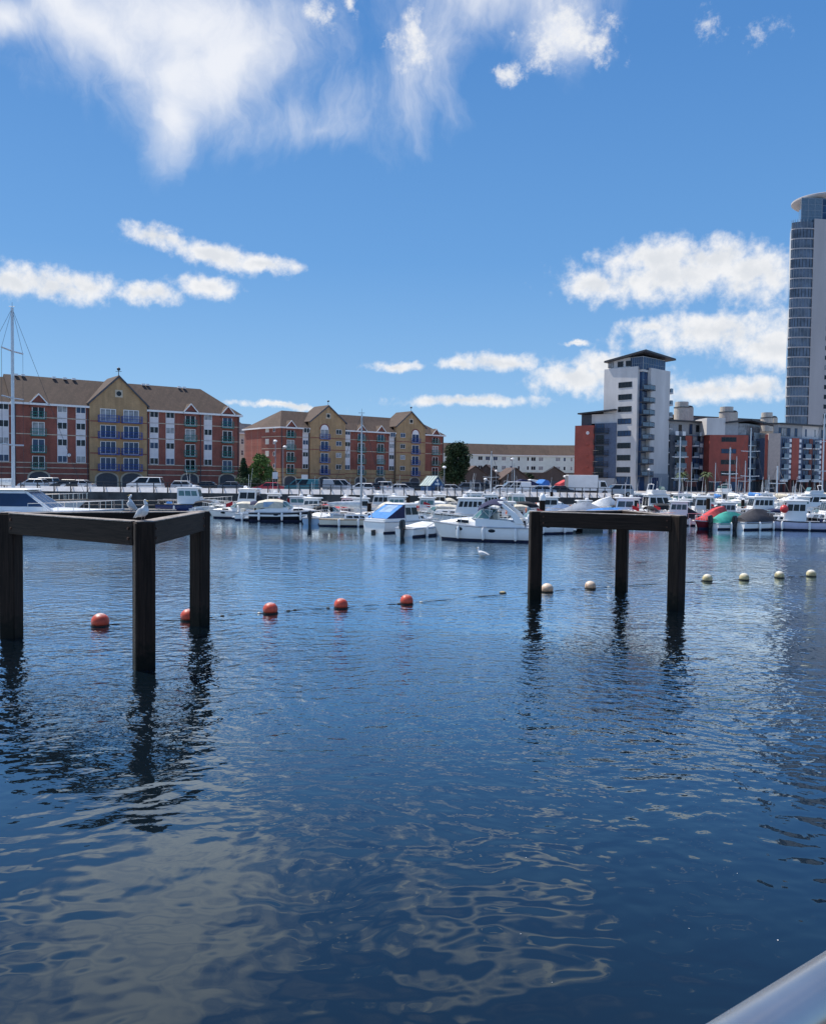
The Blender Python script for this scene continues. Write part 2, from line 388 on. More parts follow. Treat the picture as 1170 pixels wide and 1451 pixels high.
for z in (.3, .5, .7, .9):
    mb = MB(); mb.path([(-6, 0, z), (6, 0, z)], .006, 8); mb.build('wire', steel, rail)

# promenade parapet: white panels, slope added to catch the sun; dark posts and rails
def along_quay(x): return 104 + (x + 120) / 148 * 4
par = tag(empty('promenade_railing', (-60, along_quay(-60), QZ)), 'dark steel railing over white wall panels tilted to catch sun on the far quay', 'railing')
px_edges = []; p = -40.0
while p < 872:
    px_edges.append(p); p += 23.5 if p < 210 else (19.5 if p < 335 else (14.8 if p < 600 else 10.6))
qx = []
for p in px_edges:
    d = ray(p, 690); t = None
    lo, hi = 90., 120.
    for _ in range(40):
        m_ = (lo + hi) / 2; x = d.x / d.y * m_
        if m_ < along_quay(x): lo = m_
        else: hi = m_
    qx.append((d.x / d.y * lo, lo))
for (x0, y0), (x1, y1) in zip(qx[:-1], qx[1:]):
    mb = MB(); g_ = .055
    mb.hexa([(x0 + g_, y0 - .05, 0), (x1 - g_, y1 - .05, 0), (x1 - g_, y1 + .75, 0), (x0 + g_, y0 + .75, 0)],
            [(x0 + g_, y0 + .42, .62), (x1 - g_, y1 + .42, .62), (x1 - g_, y1 + .75, .62), (x0 + g_, y0 + .75, .62)])
    mb.build('wall_panel', pale_concrete, par, (60, -along_quay(-60), .004))
for i, (x, y) in enumerate(qx):
    mb = MB(); mb.box(x - .05, x + .05, y - .24, y - .14, 0, 1.24); mb.box(x - .05, x + .05, y - .16, y + .45, .70, .76)
    mb.build('post', dark_steel, par, (60, -along_quay(-60), -.003))
for z, r in ((1.26, .045), (.88, .03)):
    mb = MB(); mb.path([(x, y - .19, z) for x, y in qx], r, 6); mb.build('rail', dark_steel, par, (60, -along_quay(-60), 0))

# ---------------------------------------------------------------- timber dolphin frames standing in the water
def frame(label, posts, z, w):
    cx = sum(p[0] for p in posts) / 3; cy = sum(p[1] for p in posts) / 3
    root = tag(empty('mooring_structure', (cx, cy, 0)), label, 'timber frame', 'triangular timber frames standing in the water')
    c = Vector((cx, cy, 0))
    for i, (x, y) in enumerate(posts):
        a = math.atan2(y - cy, x - cx) + math.pi / 2
        mb = MB(); mb.box(-w / 2, w / 2, -w / 2, w / 2, -2.5, z)
        p = mb.build('post', timber, root, (x - cx, y - cy, 0), a, bevel=.03)
        mb = MB(); mb.box(-w / 2 + .02, w / 2 - .02, -w / 2 + .02, w / 2 - .02, z + .002, z + .028); mb.build('cap', timber_top, p, bevel=.01)  # pale cap, sunlight on the post top put into its colour
    for i in range(3):
        a, b_ = Vector((*posts[i], 0)), Vector((*posts[(i + 1) % 3], 0))
        d = (b_ - a); L = d.length; d.normalize(); mid = (a + b_) / 2 - c
        n = Vector((d.y, -d.x, 0)); n = n if n.dot(mid) > 0 else -n
        mid2 = mid + n * (w * .5 - .17) * .5
        mb = MB(); mb.box(-L / 2 + w * .42, L / 2 - w * .42, -.15, .15, z - .53, z - .015)
        be = mb.build('beam', timber_beam, root, mid2, math.atan2(d.y, d.x), bevel=.015)
        mb = MB(); mb.box(-L / 2 + w * .5, L / 2 - w * .5, -.16, .16, z - .013, z + .016); mb.build('sunlit_top_board', timber_top, be, bevel=.006)  # light strip painting the sun along the beam top
        for sx in (-1, 1):
            for dz in (-.16, -.38):
                for sy in (-1, 1):
                    mb = MB(); mb.path([(sx * (L / 2 - w * .75), sy * .15, z + dz), (sx * (L / 2 - w * .75), sy * .178, z + dz)], .03, 8); mb.build('bolt', rust, be)
rust = mat('rusty_iron', (.09, .04, .022), .8, var=.4, scale=8)
def gp(px, py): v = onz(px, py, 0); return (v.x, v.y)
frame('nearer dark timber frame of three posts and beams at the left, gulls perched on it', [gp(16.5, 903), gp(204, 947), gp(283, 886)], 3.27, .43)
frame('further dark timber frame at the right, its posts ahead of the moored boats', [gp(757, 849), gp(957, 864), gp(880, 838)], 3.16, .44)

# ---------------------------------------------------------------- buoys and their line
by_red = mat('faded_red_plastic', (.60, .075, .035), .45, var=.25, scale=4)
by_top = mat('bleached_plastic', (.72, .52, .45), .7, var=.25, scale=6)
by_cream = mat('cream_plastic', (.50, .42, .22), .55, var=.35, scale=5)
rope_m = mat('wet_rope', (.05, .045, .035), .8, var=.4, scale=20)
BU = [(142,887,.25,'r','pinkish red ball buoy between the left timber posts'),(267,879,.235,'r','red ball buoy half hidden behind the right post of the left frame'),
      (383,869,.235,'r','red ball buoy with a white rope end, leftmost of three in open water'),(483,862,.23,'r','middle red ball buoy of the three in open water'),
      (576,856,.225,'r','red ball buoy below the small blue boat, rightmost of three in open water'),(712,840.5,.13,'f','tiny flat cream float left of the right timber frame'),
      (775,839,.235,'o','pale orange ball buoy just right of the left post of the right frame'),(836,834.5,.22,'o','tan ball buoy between the left and middle posts of the right frame'),
      (1002,823.5,.215,'c','cream ball buoy nearest the right frame on its right side'),(1054,822,.215,'c','second cream ball buoy right of the right frame'),
      (1104,819,.215,'c','cream ball buoy at the edge of the tall tower reflection'),(1149,817,.22,'c','yellowish cream ball buoy inside the tall tower reflection, rightmost of all')]
by_or = mat('faded_orange_plastic', (.58, .36, .22), .5, var=.3, scale=4)
stain(by_red, .27, .40, (.82, .68, .62), .22, 7); stain(by_or, .10, .34, (.80, .66, .52), .2, 7); stain(by_cream, .16, .34, (.76, .72, .62), .2, 7)
stain(by_red, .10, .02, (.10, .03, .02), .08, 12); stain(by_or, .09, .02, (.09, .05, .03), .08, 12); stain(by_cream, .09, .02, (.08, .07, .04), .08, 12)
bpos = []
for (px, py, r, kd, lab) in BU:
    v = onz(px, py, 0); bpos.append(v)
    o = tag(empty('mooring_buoy', v, random.uniform(0, 6)), lab, 'buoy', 'ball buoys on the line across the water')
    bodym = {'r': by_red, 'o': by_or, 'c': by_cream, 'f': by_cream}[kd]
    s_ = .45 if kd == 'f' else .93
    mb = MB(); mb.ell((0, 0, r * .52 if kd != 'f' else .02), r, r, r * s_, 20, 14); mb.build('float', [bodym], o, smooth=True)
    mb = MB(); mb.lathe([(r + .006, -.06), (r + .012, -.02), (r + .006, .03)], (0, 0, 0), 20); mb.build('waterline_band', weed, o, smooth=True)
ln = empty('float_line', bpos[2]); tag(ln, 'dark rope with small floats running between the ball buoys', 'rope')
mb = MB(); pts = []
ordr = [bpos[i] for i in (0, 1, 2, 3, 4, 6, 7, 8, 9, 10, 11)]
for a, b_ in zip(ordr[:-1], ordr[1:]):
    for i in range(8):
        t = i / 8; p = a.lerp(b_, t); pts.append((p.x, p.y + .25 * math.sin(t * math.pi), -.022 + .030 * math.sin(t * 9 + a.x) ** 2))
mb.path([Vector(p) - bpos[2] for p in pts], .016, 6); mb.build('rope', rope_m, ln)
for i, a, b_ in [(i, ordr[i], ordr[i + 1]) for i in range(1, 9)]:
    for t in ((.22, .36, .8) if i < 3 else (.1, .92)):
        p = a.lerp(b_, t + random.uniform(-.05, .05)) - bpos[2]
        mb = MB(); mb.ell((0, 0, 0), .07, .035, .035, 8, 6); mb.build('small_float', rope_m if random.random() < .8 else gel_cream, ln, (p.x, p.y + .25 * math.sin(t * math.pi), .008), smooth=True)

# a few flecks of foam drifting near the quay
mb = MB(); rr = random.Random(4)
for i in range(6):
    p = onz(rr.uniform(620, 1150), rr.uniform(1190, 1440), 0); q = rr.uniform(.003, .008)
    mb.add([(p.x + q * math.cos(a) * rr.uniform(.7, 1.2), p.y + q * math.sin(a), .004) for a in [math.pi * j / 3 for j in range(6)]], [(0, 1, 2, 3, 4, 5)])
o = mb.build('foam_flecks', gel_white); o['kind'] = 'stuff'; o['label'] = 'tiny white foam flecks drifting on the dark water near the quay'
# ---------------------------------------------------------------- buildings
class Wall:
    def __init__(s, a, b):                 # a -> b runs left to right seen from the water
        s.a = Vector((a[0], a[1], 0)); s.b = Vector((b[0], b[1], 0)); s.d = (s.b - s.a); s.L = s.d.length; s.d.normalize()
        s.n = Vector((s.d.y, -s.d.x, 0)); s.ang = math.atan2(s.d.y, s.d.x)
    def uv(s, px, py):
        r = ray(px, py); t = (s.a - CAM).dot(s.n) / r.dot(s.n); p = CAM + r * t
        return (p - s.a).dot(s.d), p.z
    def U(s, px, py=640): return s.uv(px, py)[0]
    def P(s, u, z, out=0.): q = s.a + s.d * u + s.n * out; return Vector((q.x, q.y, z))
def xy(px, Y): return ((at(px, 680, Y).x), Y)
class Bld:
    def __init__(s, name, loc, label, cat='building', group=None):
        s.loc = Vector(loc); s.root = tag(empty(name, s.loc), label, cat, group)
    def mass(s, name, poly, z0, z1, m, parent=None, **k):
        mb = MB(); mb.prism([(p[0] - s.loc.x, p[1] - s.loc.y) for p in poly], 'z', z0 - s.loc.z, z1 - s.loc.z)
        return mb.build(name, m, parent or s.root, **k)
    def on(s, wall, u, z, name, me, out=0., parent=None):
        o = put(name, me, s.root, wall.P(u, z, out) - s.loc, wall.ang); return o
    def slab(s, wall, name, u0, u1, z0, z1, out, m, back=.0, parent=None):
        mb = MB(); mb.box(0, u1 - u0, -out, back, 0, z1 - z0)
        return mb.build(name, m, s.root, wall.P(u0, z0) - s.loc, wall.ang)
MC = {}
def win_mesh(w, h, nx, ny, fm, d=.06, fw=.07):
    key = ('w', round(w, 2), round(h, 2), nx, ny, fm.name)
    if key not in MC:
        f = MB()
        f.box(0, w, -d, 0, 0, fw); f.box(0, w, -d, 0, h - fw, h)
        for i in range(nx + 1):
            x = (w - fw) * i / nx; f.box(x, x + fw, -d + .003, -.003, fw, h - fw)
        for j in range(1, ny): z = h * j / ny; f.box(fw, w - fw, -d + .01, -.006, z - fw * .35, z + fw * .35)
        MC[key] = (f.mesh('window', fm), )
    return MC[key][0]
def pane_mesh(w, h, gm):
    key = ('p', round(w, 2), round(h, 2), gm.name)
    if key not in MC: MC[key] = MB().box(.04, w - .04, -.025, .004, .04, h - .04).mesh('pane', gm)
    return MC[key]
def window(B, wall, u, z, w, h, nx=2, ny=1, fm=None, gm=None, out=0., name='window', fw=.07):
    o = B.on(wall, u - w / 2, z, name, win_mesh(w, h, nx, ny, fm or white_paint, fw=fw), out)
    put('pane', pane_mesh(w, h, gm if gm not in (None, glass, blue_glass) else (curtain if int(u * 13 + z * 7) % 5 == 0 else (blue_glass if gm is blue_glass or int(u * 7 + z * 3) % 3 == 0 else glass))), o)
    return o
def balcony_mesh(w, dep, m, nb, round_=True):
    key = ('b', round(w, 2), dep, m.name, nb)
    if key not in MC:
        f = MB(); n = 8
        pl = [(-w / 2, 0)] + ([(-w / 2 * math.cos(a), -dep * (.35 + .65 * math.sin(a))) for a in [math.pi * i / n for i in range(n + 1)]] if round_ else [(-w / 2, -dep), (w / 2, -dep)]) + [(w / 2, 0)]
        f.prism(pl, 'z', -.12, 0)
        MC[key] = f.mesh('balcony', m)
        r = MB()
        for z in (.55, 1.05): r.path([(x, y, z) for x, y in pl], .035, 4)
        per = 0
        for (a, b_) in zip(pl[:-1], pl[1:]):
            L = math.hypot(b_[0] - a[0], b_[1] - a[1]); k = max(1, int(L / .24))
            for i in range(k):
                t = i / k; x = a[0] + (b_[0] - a[0]) * t; y = a[1] + (b_[1] - a[1]) * t; r.box(x - .02, x + .02, y - .02, y + .02, 0, 1.03)
        MC[key + ('r',)] = r.mesh('railing', m)
    return MC[key], MC[key + ('r',)]
def balcony(B, wall, u, z, w, dep, m, nb=10, round_=True):
    a, r = balcony_mesh(w, dep, m, nb, round_)
    o = B.on(wall, u, z, 'balcony', a, .003); put('railing', r, o); return o
def hip_roof(B, eaves, ridge, z0, z1, m, over=.45, fascia=None, name='roof'):
    # eaves: polygon (front left, ..., back left); ridge: two points
    c = Vector((sum(p[0] for p in eaves) / len(eaves), sum(p[1] for p in eaves) / len(eaves)))
    ev = []
    k = len(eaves)
    for i in range(k):
        p0, p1, p2 = Vector(eaves[i - 1]), Vector(eaves[i]), Vector(eaves[(i + 1) % k])
        n1 = Vector(((p1 - p0).y, -(p1 - p0).x)).normalized(); n2 = Vector(((p2 - p1).y, -(p2 - p1).x)).normalized()
        q = p1 + (n1 + n2) * (over / max(.4, 1 + n1.dot(n2))); ev.append((q.x, q.y))
    lx, ly = B.loc.x, B.loc.y
    vs = [(x - lx, y - ly, z0 - B.loc.z) for x, y in ev] + [(x - lx, y - ly, z1 - B.loc.z) for x, y in ridge]
    mb = MB()
    # connect: each eave edge to the nearer ridge points
    def near(p): return min((0, 1), key=lambda i: (Vector(ridge[i]) - Vector(p)).length)
    fs = []
    for i in range(k):
        j = (i + 1) % k; a, b_ = near(ev[i]), near(ev[j])
        fs.append((i, j, k + b_, k + a) if a != b_ else (i, j, k + a))
    fs.append(tuple(range(k))[::-1])
    mb.add(vs, fs); o = mb.build(name, m, B.root)
    if fascia:
        mb = MB(); z = z0 - B.loc.z
        for i in range(k):
            a, b_ = Vector((ev[i][0] - lx, ev[i][1] - ly, 0)), Vector((ev[(i + 1) % k][0] - lx, ev[(i + 1) % k][1] - ly, 0))
            d = (b_ - a).normalized(); n = Vector((d.y, -d.x, 0))
            mb.hexa([a + n * .03 + Vector((0, 0, z - .30)), b_ + n * .03 + Vector((0, 0, z - .30)), b_ - n * .05 + Vector((0, 0, z - .30)), a - n * .05 + Vector((0, 0, z - .30))],
                    [a + n * .03 + Vector((0, 0, z + .03)), b_ + n * .03 + Vector((0, 0, z + .03)), b_ - n * .05 + Vector((0, 0, z + .03)), a - n * .05 + Vector((0, 0, z + .03))])
        mb.build('fascia', fascia, o)
    return o
def gable(B, wall, u0, u1, zs, za, m, back, proud=.5, z0=QZ):
    um = (u0 + u1) / 2
    mb = MB(); mb.prism([(0, 0), (u1 - u0, 0), (u1 - u0, zs - z0), (um - u0, za - z0), (0, zs - z0)], 'y', -proud, .6)
    g_ = mb.build('gable_wall', m, B.root, wall.P(u0, z0) - B.loc, wall.ang)
    mb = MB(); t = .16; sl = (za - zs) / (um - u0); o_ = .35
    for sgn in (1, -1):
        def p(x, y, z): return (x, y, z)
        xa = -o_ if sgn == 1 else (u1 - u0) + o_; za_ = zs - sl * o_
        q = [(xa, -proud - .25, za_ - z0), (um - u0, -proud - .25, za - z0), (um - u0, back, za - z0), (xa, back, za_ - z0)]
        mb.hexa(q, [(x, y, z + t) for x, y, z in q])
    mb.build('gable_roof', roof_tile, B.root, wall.P(u0, z0 + .004) - B.loc, wall.ang)
    mb = MB()
    for sgn in (1, -1):
        xa = -o_ if sgn == 1 else (u1 - u0) + o_; za_ = zs - sl * o_
        q = [(xa, -proud - .30, za_ - z0 - .22), (um - u0, -proud - .30, za - z0 - .22), (um - u0, -proud - .26, za - z0 - .22), (xa, -proud - .26, za_ - z0 - .22)]
        mb.hexa(q, [(x, y, z + .36) for x, y, z in q])
    mb.build('bargeboard', dark_clad, B.root, wall.P(u0, z0) - B.loc, wall.ang)
    # oculus
    mb = MB(); mb.box(-.62, .62, -.05, 0, -.62, .62); oc = mb.build('round_window', cream_stone, B.root, wall.P(um, zs + (za - zs) * .36, proud) - B.loc, wall.ang)
    mb = MB(); mb.prism([(.42 * math.cos(i * math.pi / 8), .42 * math.sin(i * math.pi / 8)) for i in range(16)], 'y', -.075, 0); mb.build('pane', glass, oc)
    return um
def gablet(B, wall, u, ze, w=2.5, h=1.5):
    mb = MB(); mb.prism([(-w / 2, -.6), (w / 2, -.6), (w / 2, 0), (0, h), (-w / 2, 0)], 'y', -.22, 2.4)
    o = mb.build('dormer', red_brick, B.root, wall.P(u, ze) - B.loc, wall.ang)
    mb = MB()
    for s_ in (-1, 1):
        q = [(s_ * (w / 2 + .25), -.42, -.12), (0, -.42, h + .02), (0, 2.6, h + .02), (s_ * (w / 2 + .25), 2.6, -.12)]
        mb.hexa(q, [(x, y, z + .12) for x, y, z in q])
    mb.build('dormer_roof', roof_tile, o)
    mb = MB()
    for s_ in (-1, 1):
        q = [(s_ * (w / 2 + .25), -.48, -.25), (0, -.48, h - .1), (0, -.43, h - .1), (s_ * (w / 2 + .25), -.43, -.25)]
        mb.hexa(q, [(x, y, z + .26) for x, y, z in q])
    mb.build('bargeboard', white_paint, o)
ZF = [5.05 + 2.72 * k for k in range(4)]
def panel_bay(B, wall, u, w=1.55):
    B.slab(wall, 'cladding_panel', u - w / 2, u + w / 2, ZF[0] + 1.15, ZF[3] + 2.3, .05, lav_panel)
    for k in range(4): window(B, wall, u, ZF[k] + 1.18, w - .04, 1.12, 2, 1, out=.052)
def french(B, wall, u, m, w=1.9, bw=2.3, top=None, n=2, round_=True, out=0.):
    for k in range(4):
        window(B, wall, u, ZF[k] + .03, w, 2.15, n, 1, gm=blue_glass if m is blue_steel else glass, out=out, name='balcony_door', fw=.1)
        o = balcony(B, wall, u, ZF[k], bw, 1.0, m, round_=round_); o.location += wall.n * out
def course(B, wall, u0, u1, z, m=cream_stone, h=.14, out=.05):
    B.slab(wall, 'string_course', u0, u1, z, z + h, out, m)
def arch(B, wall, u, w, h, out=0.):
    n = 10; ri = w / 2
    outer = [(-ri - .28, 0)] + [(-(ri + .28) * math.cos(a), h - ri * .55 + (ri * .55 + .28) * math.sin(a)) for a in [math.pi * i / n for i in range(n + 1)]] + [(ri + .28, 0)]
    mb = MB(); mb.prism(outer, 'y', -.06 - out, 0); o = mb.build('arch', cream_stone, B.root, wall.P(u, QZ) - B.loc, wall.ang)
    inner = [(-ri, 0.01)] + [(-ri * .999 * math.cos(a), h - ri * .55 + ri * .55 * math.sin(a)) for a in [math.pi * i / n for i in range(n + 1)]] + [(ri, 0.01)]
    mb = MB(); mb.prism(inner, 'y', -.075 - out, 0); mb.build('arch_shade_panel', dark_clad, o)  # dark panel in place of the shade inside the archway

# --- left block
WL = Wall(xy(20, 131.3), xy(339, 154))
B = Bld('apartment_building', (WL.a.x, WL.a.y, QZ), 'large red brick apartment block at the left with one tall buff gable and weathervane', group='brick apartment blocks')
dn = -WL.n
EZ = 15.65
uG0, uG1 = WL.U(126), WL.U(207)
foot = [WL.P(0, 0), WL.P(WL.L, 0), WL.P(WL.L, 0) + dn * 12, WL.P(0, 0) + dn * 12]
B.mass('wall', foot, QZ, EZ, red_brick)
hip_roof(B, [(p.x, p.y) for p in foot], [tuple((WL.P(-.4, 0) + dn * 6).xy), tuple((WL.P(WL.L - 5.2, 0) + dn * 6).xy)], EZ, 20.6, roof_tile, fascia=white_paint)
WX = Wall((WL.P(-22, 0) + dn * .5).xy, (WL.P(0, 0) + dn * .5).xy)
B.mass('wing_wall', [WX.P(0, 0), WX.P(21.99, 0), WX.P(21.99, 0) + dn * 11, WX.P(0, 0) + dn * 11], QZ, EZ - .1, red_brick)
hip_roof(B, [WX.P(0, 0).xy, WX.P(21.6, 0).xy, (WX.P(21.6, 0) + dn * 11).xy, (WX.P(0, 0) + dn * 11).xy], [tuple((WX.P(.1, 0) + dn * 5.5).xy), tuple((WX.P(21.5, 0) + dn * 5.5).xy)], EZ - .1, 20.1, roof_tile, fascia=white_paint, name='wing_roof')
for u in (20.6, 16, 8): panel_bay(B, WX, u)
for u in (12, 4): french(B, WX, u, green_steel)
for p in (88.3, 114.5, 218.2, 240.9, 294.5): panel_bay(B, WL, WL.U(p))
for p in (54.5, 269.5, 322): french(B, WL, WL.U(p), green_steel); gablet(B, WL, WL.U(p), EZ - .05)
um = gable(B, WL, uG0, uG1, 16.4, 21.0, buff_brick, 6.2)
for p in (152, 184.5): french(B, WL, WL.U(p), blue_steel, 2.6, 3.3, n=3, round_=False, out=.5)
for z in (13.35, 10.63): course(B, WL, .02, uG0 - .02, z); course(B, WL, uG1 + .02, WL.L - .02, z); B.slab(WL, 'string_course', uG0 + .03, uG1 - .03, z - .2, z - .02, .53, red_brick); course(B, WX, .1, 21.8, z)
for z in (6.05, 5.25, 4.3): course(B, WL, .02, uG0 - .02, z); course(B, WL, uG1 + .02, WL.L - .02, z); course(B, WX, .1, 21.8, z)
for z in (7.8, 5.0): B.slab(WL, 'string_course', uG0 + .03, uG1 - .03, z, z + .2, .53, red_brick)
for p in (55, 269, 322): arch(B, WL, WL.U(p), 2.9, 2.55)
for p in (150, 186): arch(B, WL, WL.U(p), 3.4, 2.5, out=.5)
mb = MB(); mb.lathe([(.07, 0), (.05, .9)], n=8); mb.ell((0, 0, 1.15), .30, .30, .28, 12, 8); mb.path([(-.5, 0, .75), (.5, 0, .75)], .04, 6)
mb.build('weathervane', dark_steel, B.root, WL.P(um, 21.05, .4) - B.loc, smooth=True)
for i, p in enumerate((33, 43, 88, 104, 117, 218, 224, 270, 277)):
    mb = MB(); mb.box(-.28, .28, -.2, .2, 0, .32); mb.build('roof_vent', white_paint, B.root, WL.P(WL.U(p, 545), 20.42, -5.6) - B.loc, WL.ang)
for u in (.2, uG0 - .2, uG1 + .2, WL.U(284), WL.L - .25):
    mb = MB(); mb.path([(0, -.1, 0), (0, -.1, EZ - QZ - .3)], .07, 6); mb.build('downpipe', dark_clad, B.root, WL.P(u, QZ) - B.loc, WL.ang)
mb = MB(); mb.ell((0, -.25, 0), .3, .22, .3, 10, 6); mb.build('wall_lamp', white_paint, B.root, WL.P(WL.U(97.5), WL.uv(97.5, 645)[1]) - B.loc, WL.ang, smooth=True)

# --- middle block
WMf = Wall(xy(397.5, 185), xy(627.5, 213)); WF = Wall(xy(370.5, 189.5), xy(397.5, 185))
B = Bld('apartment_building', (WMf.a.x, WMf.a.y, QZ), 'smaller brick apartment block beyond the first, with two buff gables and arched top windows', group='brick apartment blocks')
dn = -WMf.n; EZ = 15.5
P0 = WF.a; P1 = WMf.a; P2 = WMf.b; P3 = WMf.b + dn * 12; P4 = P0 + dn * 9
foot = [P0, P1, P2, P3, P4]
B.mass('wall', foot, 6.35, EZ, red_brick); B.mass('ground_floor_wall', foot, QZ, 6.345, buff_brick)
hip_roof(B, [tuple(p.xy) for p in foot], [tuple((WMf.P(2.8, 0) + dn * 5.2).xy), tuple((WMf.P(WMf.L - 5, 0) + dn * 6).xy)], EZ, 19.6, roof_tile, fascia=white_paint)
for (a, b_, za) in ((438, 487.5, 20.9), (559.5, 600.5, 20.9)):
    u0, u1 = WMf.U(a), WMf.U(b_); um = gable(B, WMf, u0, u1, 17.2, za, buff_brick, 6.0)
    for z in (13.3, 10.6, 5.0, 3.9): B.slab(WMf, 'string_course', u0 + .03, u1 - .03, z, z + .18, .53, red_brick)
    mb = MB(); mb.lathe([(.06, 0), (.04, .8)], n=8); mb.ell((0, 0, 1.0), .26, .26, .22, 10, 6); mb.build('finial', dark_steel, B.root, WMf.P(um, za + .05, .4) - B.loc, smooth=True)
for p in (458, 586.5):
    french(B, WMf, WMf.U(p), blue_steel, 2.1, 2.6, out=.5)
    mb = MB(); r = 1.05; mb.prism([(-r, 0)] + [(-r * math.cos(i * math.pi / 10), r * math.sin(i * math.pi / 10)) for i in range(1, 10)] + [(r, 0)], 'y', -.06, 0)
    o = mb.build('arched_head', white_paint, B.root, WMf.P(WMf.U(p), ZF[3] + 2.19, .5) - B.loc, WMf.ang)
    mb = MB(); rr = 1.3; pts = [(-rr * math.cos(i * math.pi / 10), rr * math.sin(i * math.pi / 10)) for i in range(11)]; pi_ = [(-1.06 * math.cos(i * math.pi / 10), 1.06 * math.sin(i * math.pi / 10)) for i in range(11)]
    for i in range(10): mb.prism([pts[i], pts[i + 1], pi_[i + 1], pi_[i]], 'y', -.09, .0)
    mb.build('brick_arch', red_brick, o)
for p, o_ in ((432.5, 0), (478, .5), (492, 0), (554.5, 0), (568.5, .5)):
    panel_bay(B, WMf, WMf.U(p), 1.5)
    if o_:
        for c in list(B.root.children)[-5:]: c.location += WMf.n * o_
for p in (411.5, 511.5, 538.8, 616.5): french(B, WMf, WMf.U(p), green_steel); gablet(B, WMf, WMf.U(p), EZ - .05)
for k in range(4):
    window(B, WF, WF.U(378.5), ZF[k] + 1.2, 1.2, 1.2, 2, 1, gm=cream_paint); window(B, WF, WF.U(388.5), ZF[k] + 1.2, .7, 1.0, 1, 1)
gs = [(0, WMf.U(438) - .05), (WMf.U(487.5) + .05, WMf.U(559.5) - .05), (WMf.U(600.5) + .05, WMf.L)]
for z in (13.3, 10.6):
    for a, b_ in gs: course(B, WMf, a, b_, z)
    course(B, WF, .03, WF.L, z)
for z in (6.3, 5.2, 4.2, 3.2):
    for a, b_ in gs: course(B, WMf, a, b_, z, red_brick)
    course(B, WF, .03, WF.L, z, red_brick)
for p in (411, 511, 539): arch(B, WMf, WMf.U(p), 2.8, 2.4)
for p in (458, 586): arch(B, WMf, WMf.U(p), 2.8, 2.4, out=.5)
for u in (.2, gs[0][1] - .1, gs[1][0] + .1, gs[1][1] - .1, WMf.L - .2):
    mb = MB(); mb.path([(0, -.1, 0), (0, -.1, EZ - QZ - .3)], .07, 6); mb.build('downpipe', dark_clad, B.root, WMf.P(u, QZ) - B.loc, WMf.ang)

# --- two cream houses in the gap
for (a, b_, Y, ze, zr, lab, mt_) in ((337, 357, 205, 15.2, 19.2, 'cream house with grey roof seen between the brick blocks, nearer the left block', cream_paint),
                                (352, 376, 225, 14.6, 19.0, 'pale cream house behind the trees, against the corner of the middle brick block', white_render)):
    w = Wall(xy(a - 6, Y), xy(b_, Y + 6)); B = Bld('house', (w.a.x, w.a.y, QZ), lab, 'house')
    dn = -w.n; f = [w.a, w.b, w.b + dn * 9, w.a + dn * 9]
    B.mass('wall', f, QZ, ze, mt_); hip_roof(B, [tuple(p.xy) for p in f], [tuple((w.P(1.5, 0) + dn * 4.5).xy), tuple((w.P(w.L - 1.5, 0) + dn * 4.5).xy)], ze, zr, slate, fascia=white_paint)
    for k in range(4):
        for u in (w.L * .45, w.L * .8): window(B, w, u, 4 + 2.8 * k, 1.0, 1.3, 2, 2)

# --- long pale terrace
B = Bld('terrace', (xy(720, 258)[0], 258, QZ), 'long pale mint rendered terrace with brown roof behind the trees and cars', 'building')
TP = [xy(600, 250), xy(665, 257), xy(722, 261), xy(778, 262), xy(832, 260)]
roofm = roof_tile
for a, b_ in zip(TP[:-1], TP[1:]):
    w = Wall(a, b_); dn = -w.n
    ov = .35
    f = [w.P(0, 0), w.P(w.L, 0), w.P(w.L + .4, 0) + dn * 9, w.P(-.4, 0) + dn * 9]
    B.mass('wall', f, 6.6, 12.1, mint_render); B.mass('ground_floor_wall', [p - dn * .25 if i < 2 else p for i, p in enumerate(f)], QZ, 6.595, brown_brick := MATS.get('brown_brick') or brick_mat('brown_brick', (.12, .075, .06), (.09, .06, .05), (.12, .1, .09)))
    mb = MB(); mb.box(0, w.L, -.44, -.38, -.28, .02); mb.build('gutter', white_paint, B.root, w.P(0, 12.1) - B.loc, w.ang)
    B.slab(w, 'string_course', .01, w.L - .01, 6.5, 6.75, .1, cream_stone)
    for p in (665.5, 680.5, 691, 701.8, 713.8, 724.3, 735, 748, 755.7, 766.4, 779, 790.5, 800, 809.7):
        u = w.U(p)
        if .3 < u < w.L - .3:
            wd = .7 if p in (724.3, 735, 748, 800, 809.7) else 1.5
            for zc in (10.3, 7.45): window(B, w, u, zc, wd, 1.25, 2 if wd > 1 else 1, 1, gm=glass)

def off(pts, d):                            # a polyline moved back from the water by d, mitred
    out = []
    for i, p in enumerate(pts):
        ns = []
        for j in (i - 1, i):
            if 0 <= j < len(pts) - 1:
                e_ = (Vector(pts[j + 1]) - Vector(pts[j])).normalized(); ns.append(Vector((-e_.y, e_.x)))
        n = sum(ns, Vector((0, 0))).normalized(); n = n / n.dot(ns[0]); out.append(Vector(p) + n * d)
    return out
sec = [[Vector((p.x, p.y, z)) - B.loc for p in off(TP, d)] for d, z in ((-.4, 12.1), (4.6, 15.6), (9.4, 12.1))]
mb = MB(); mb.loft([[sec[k][i] for k in range(3)] for i in range(len(TP))]); mb.build('roof', roof_tile, B.root)

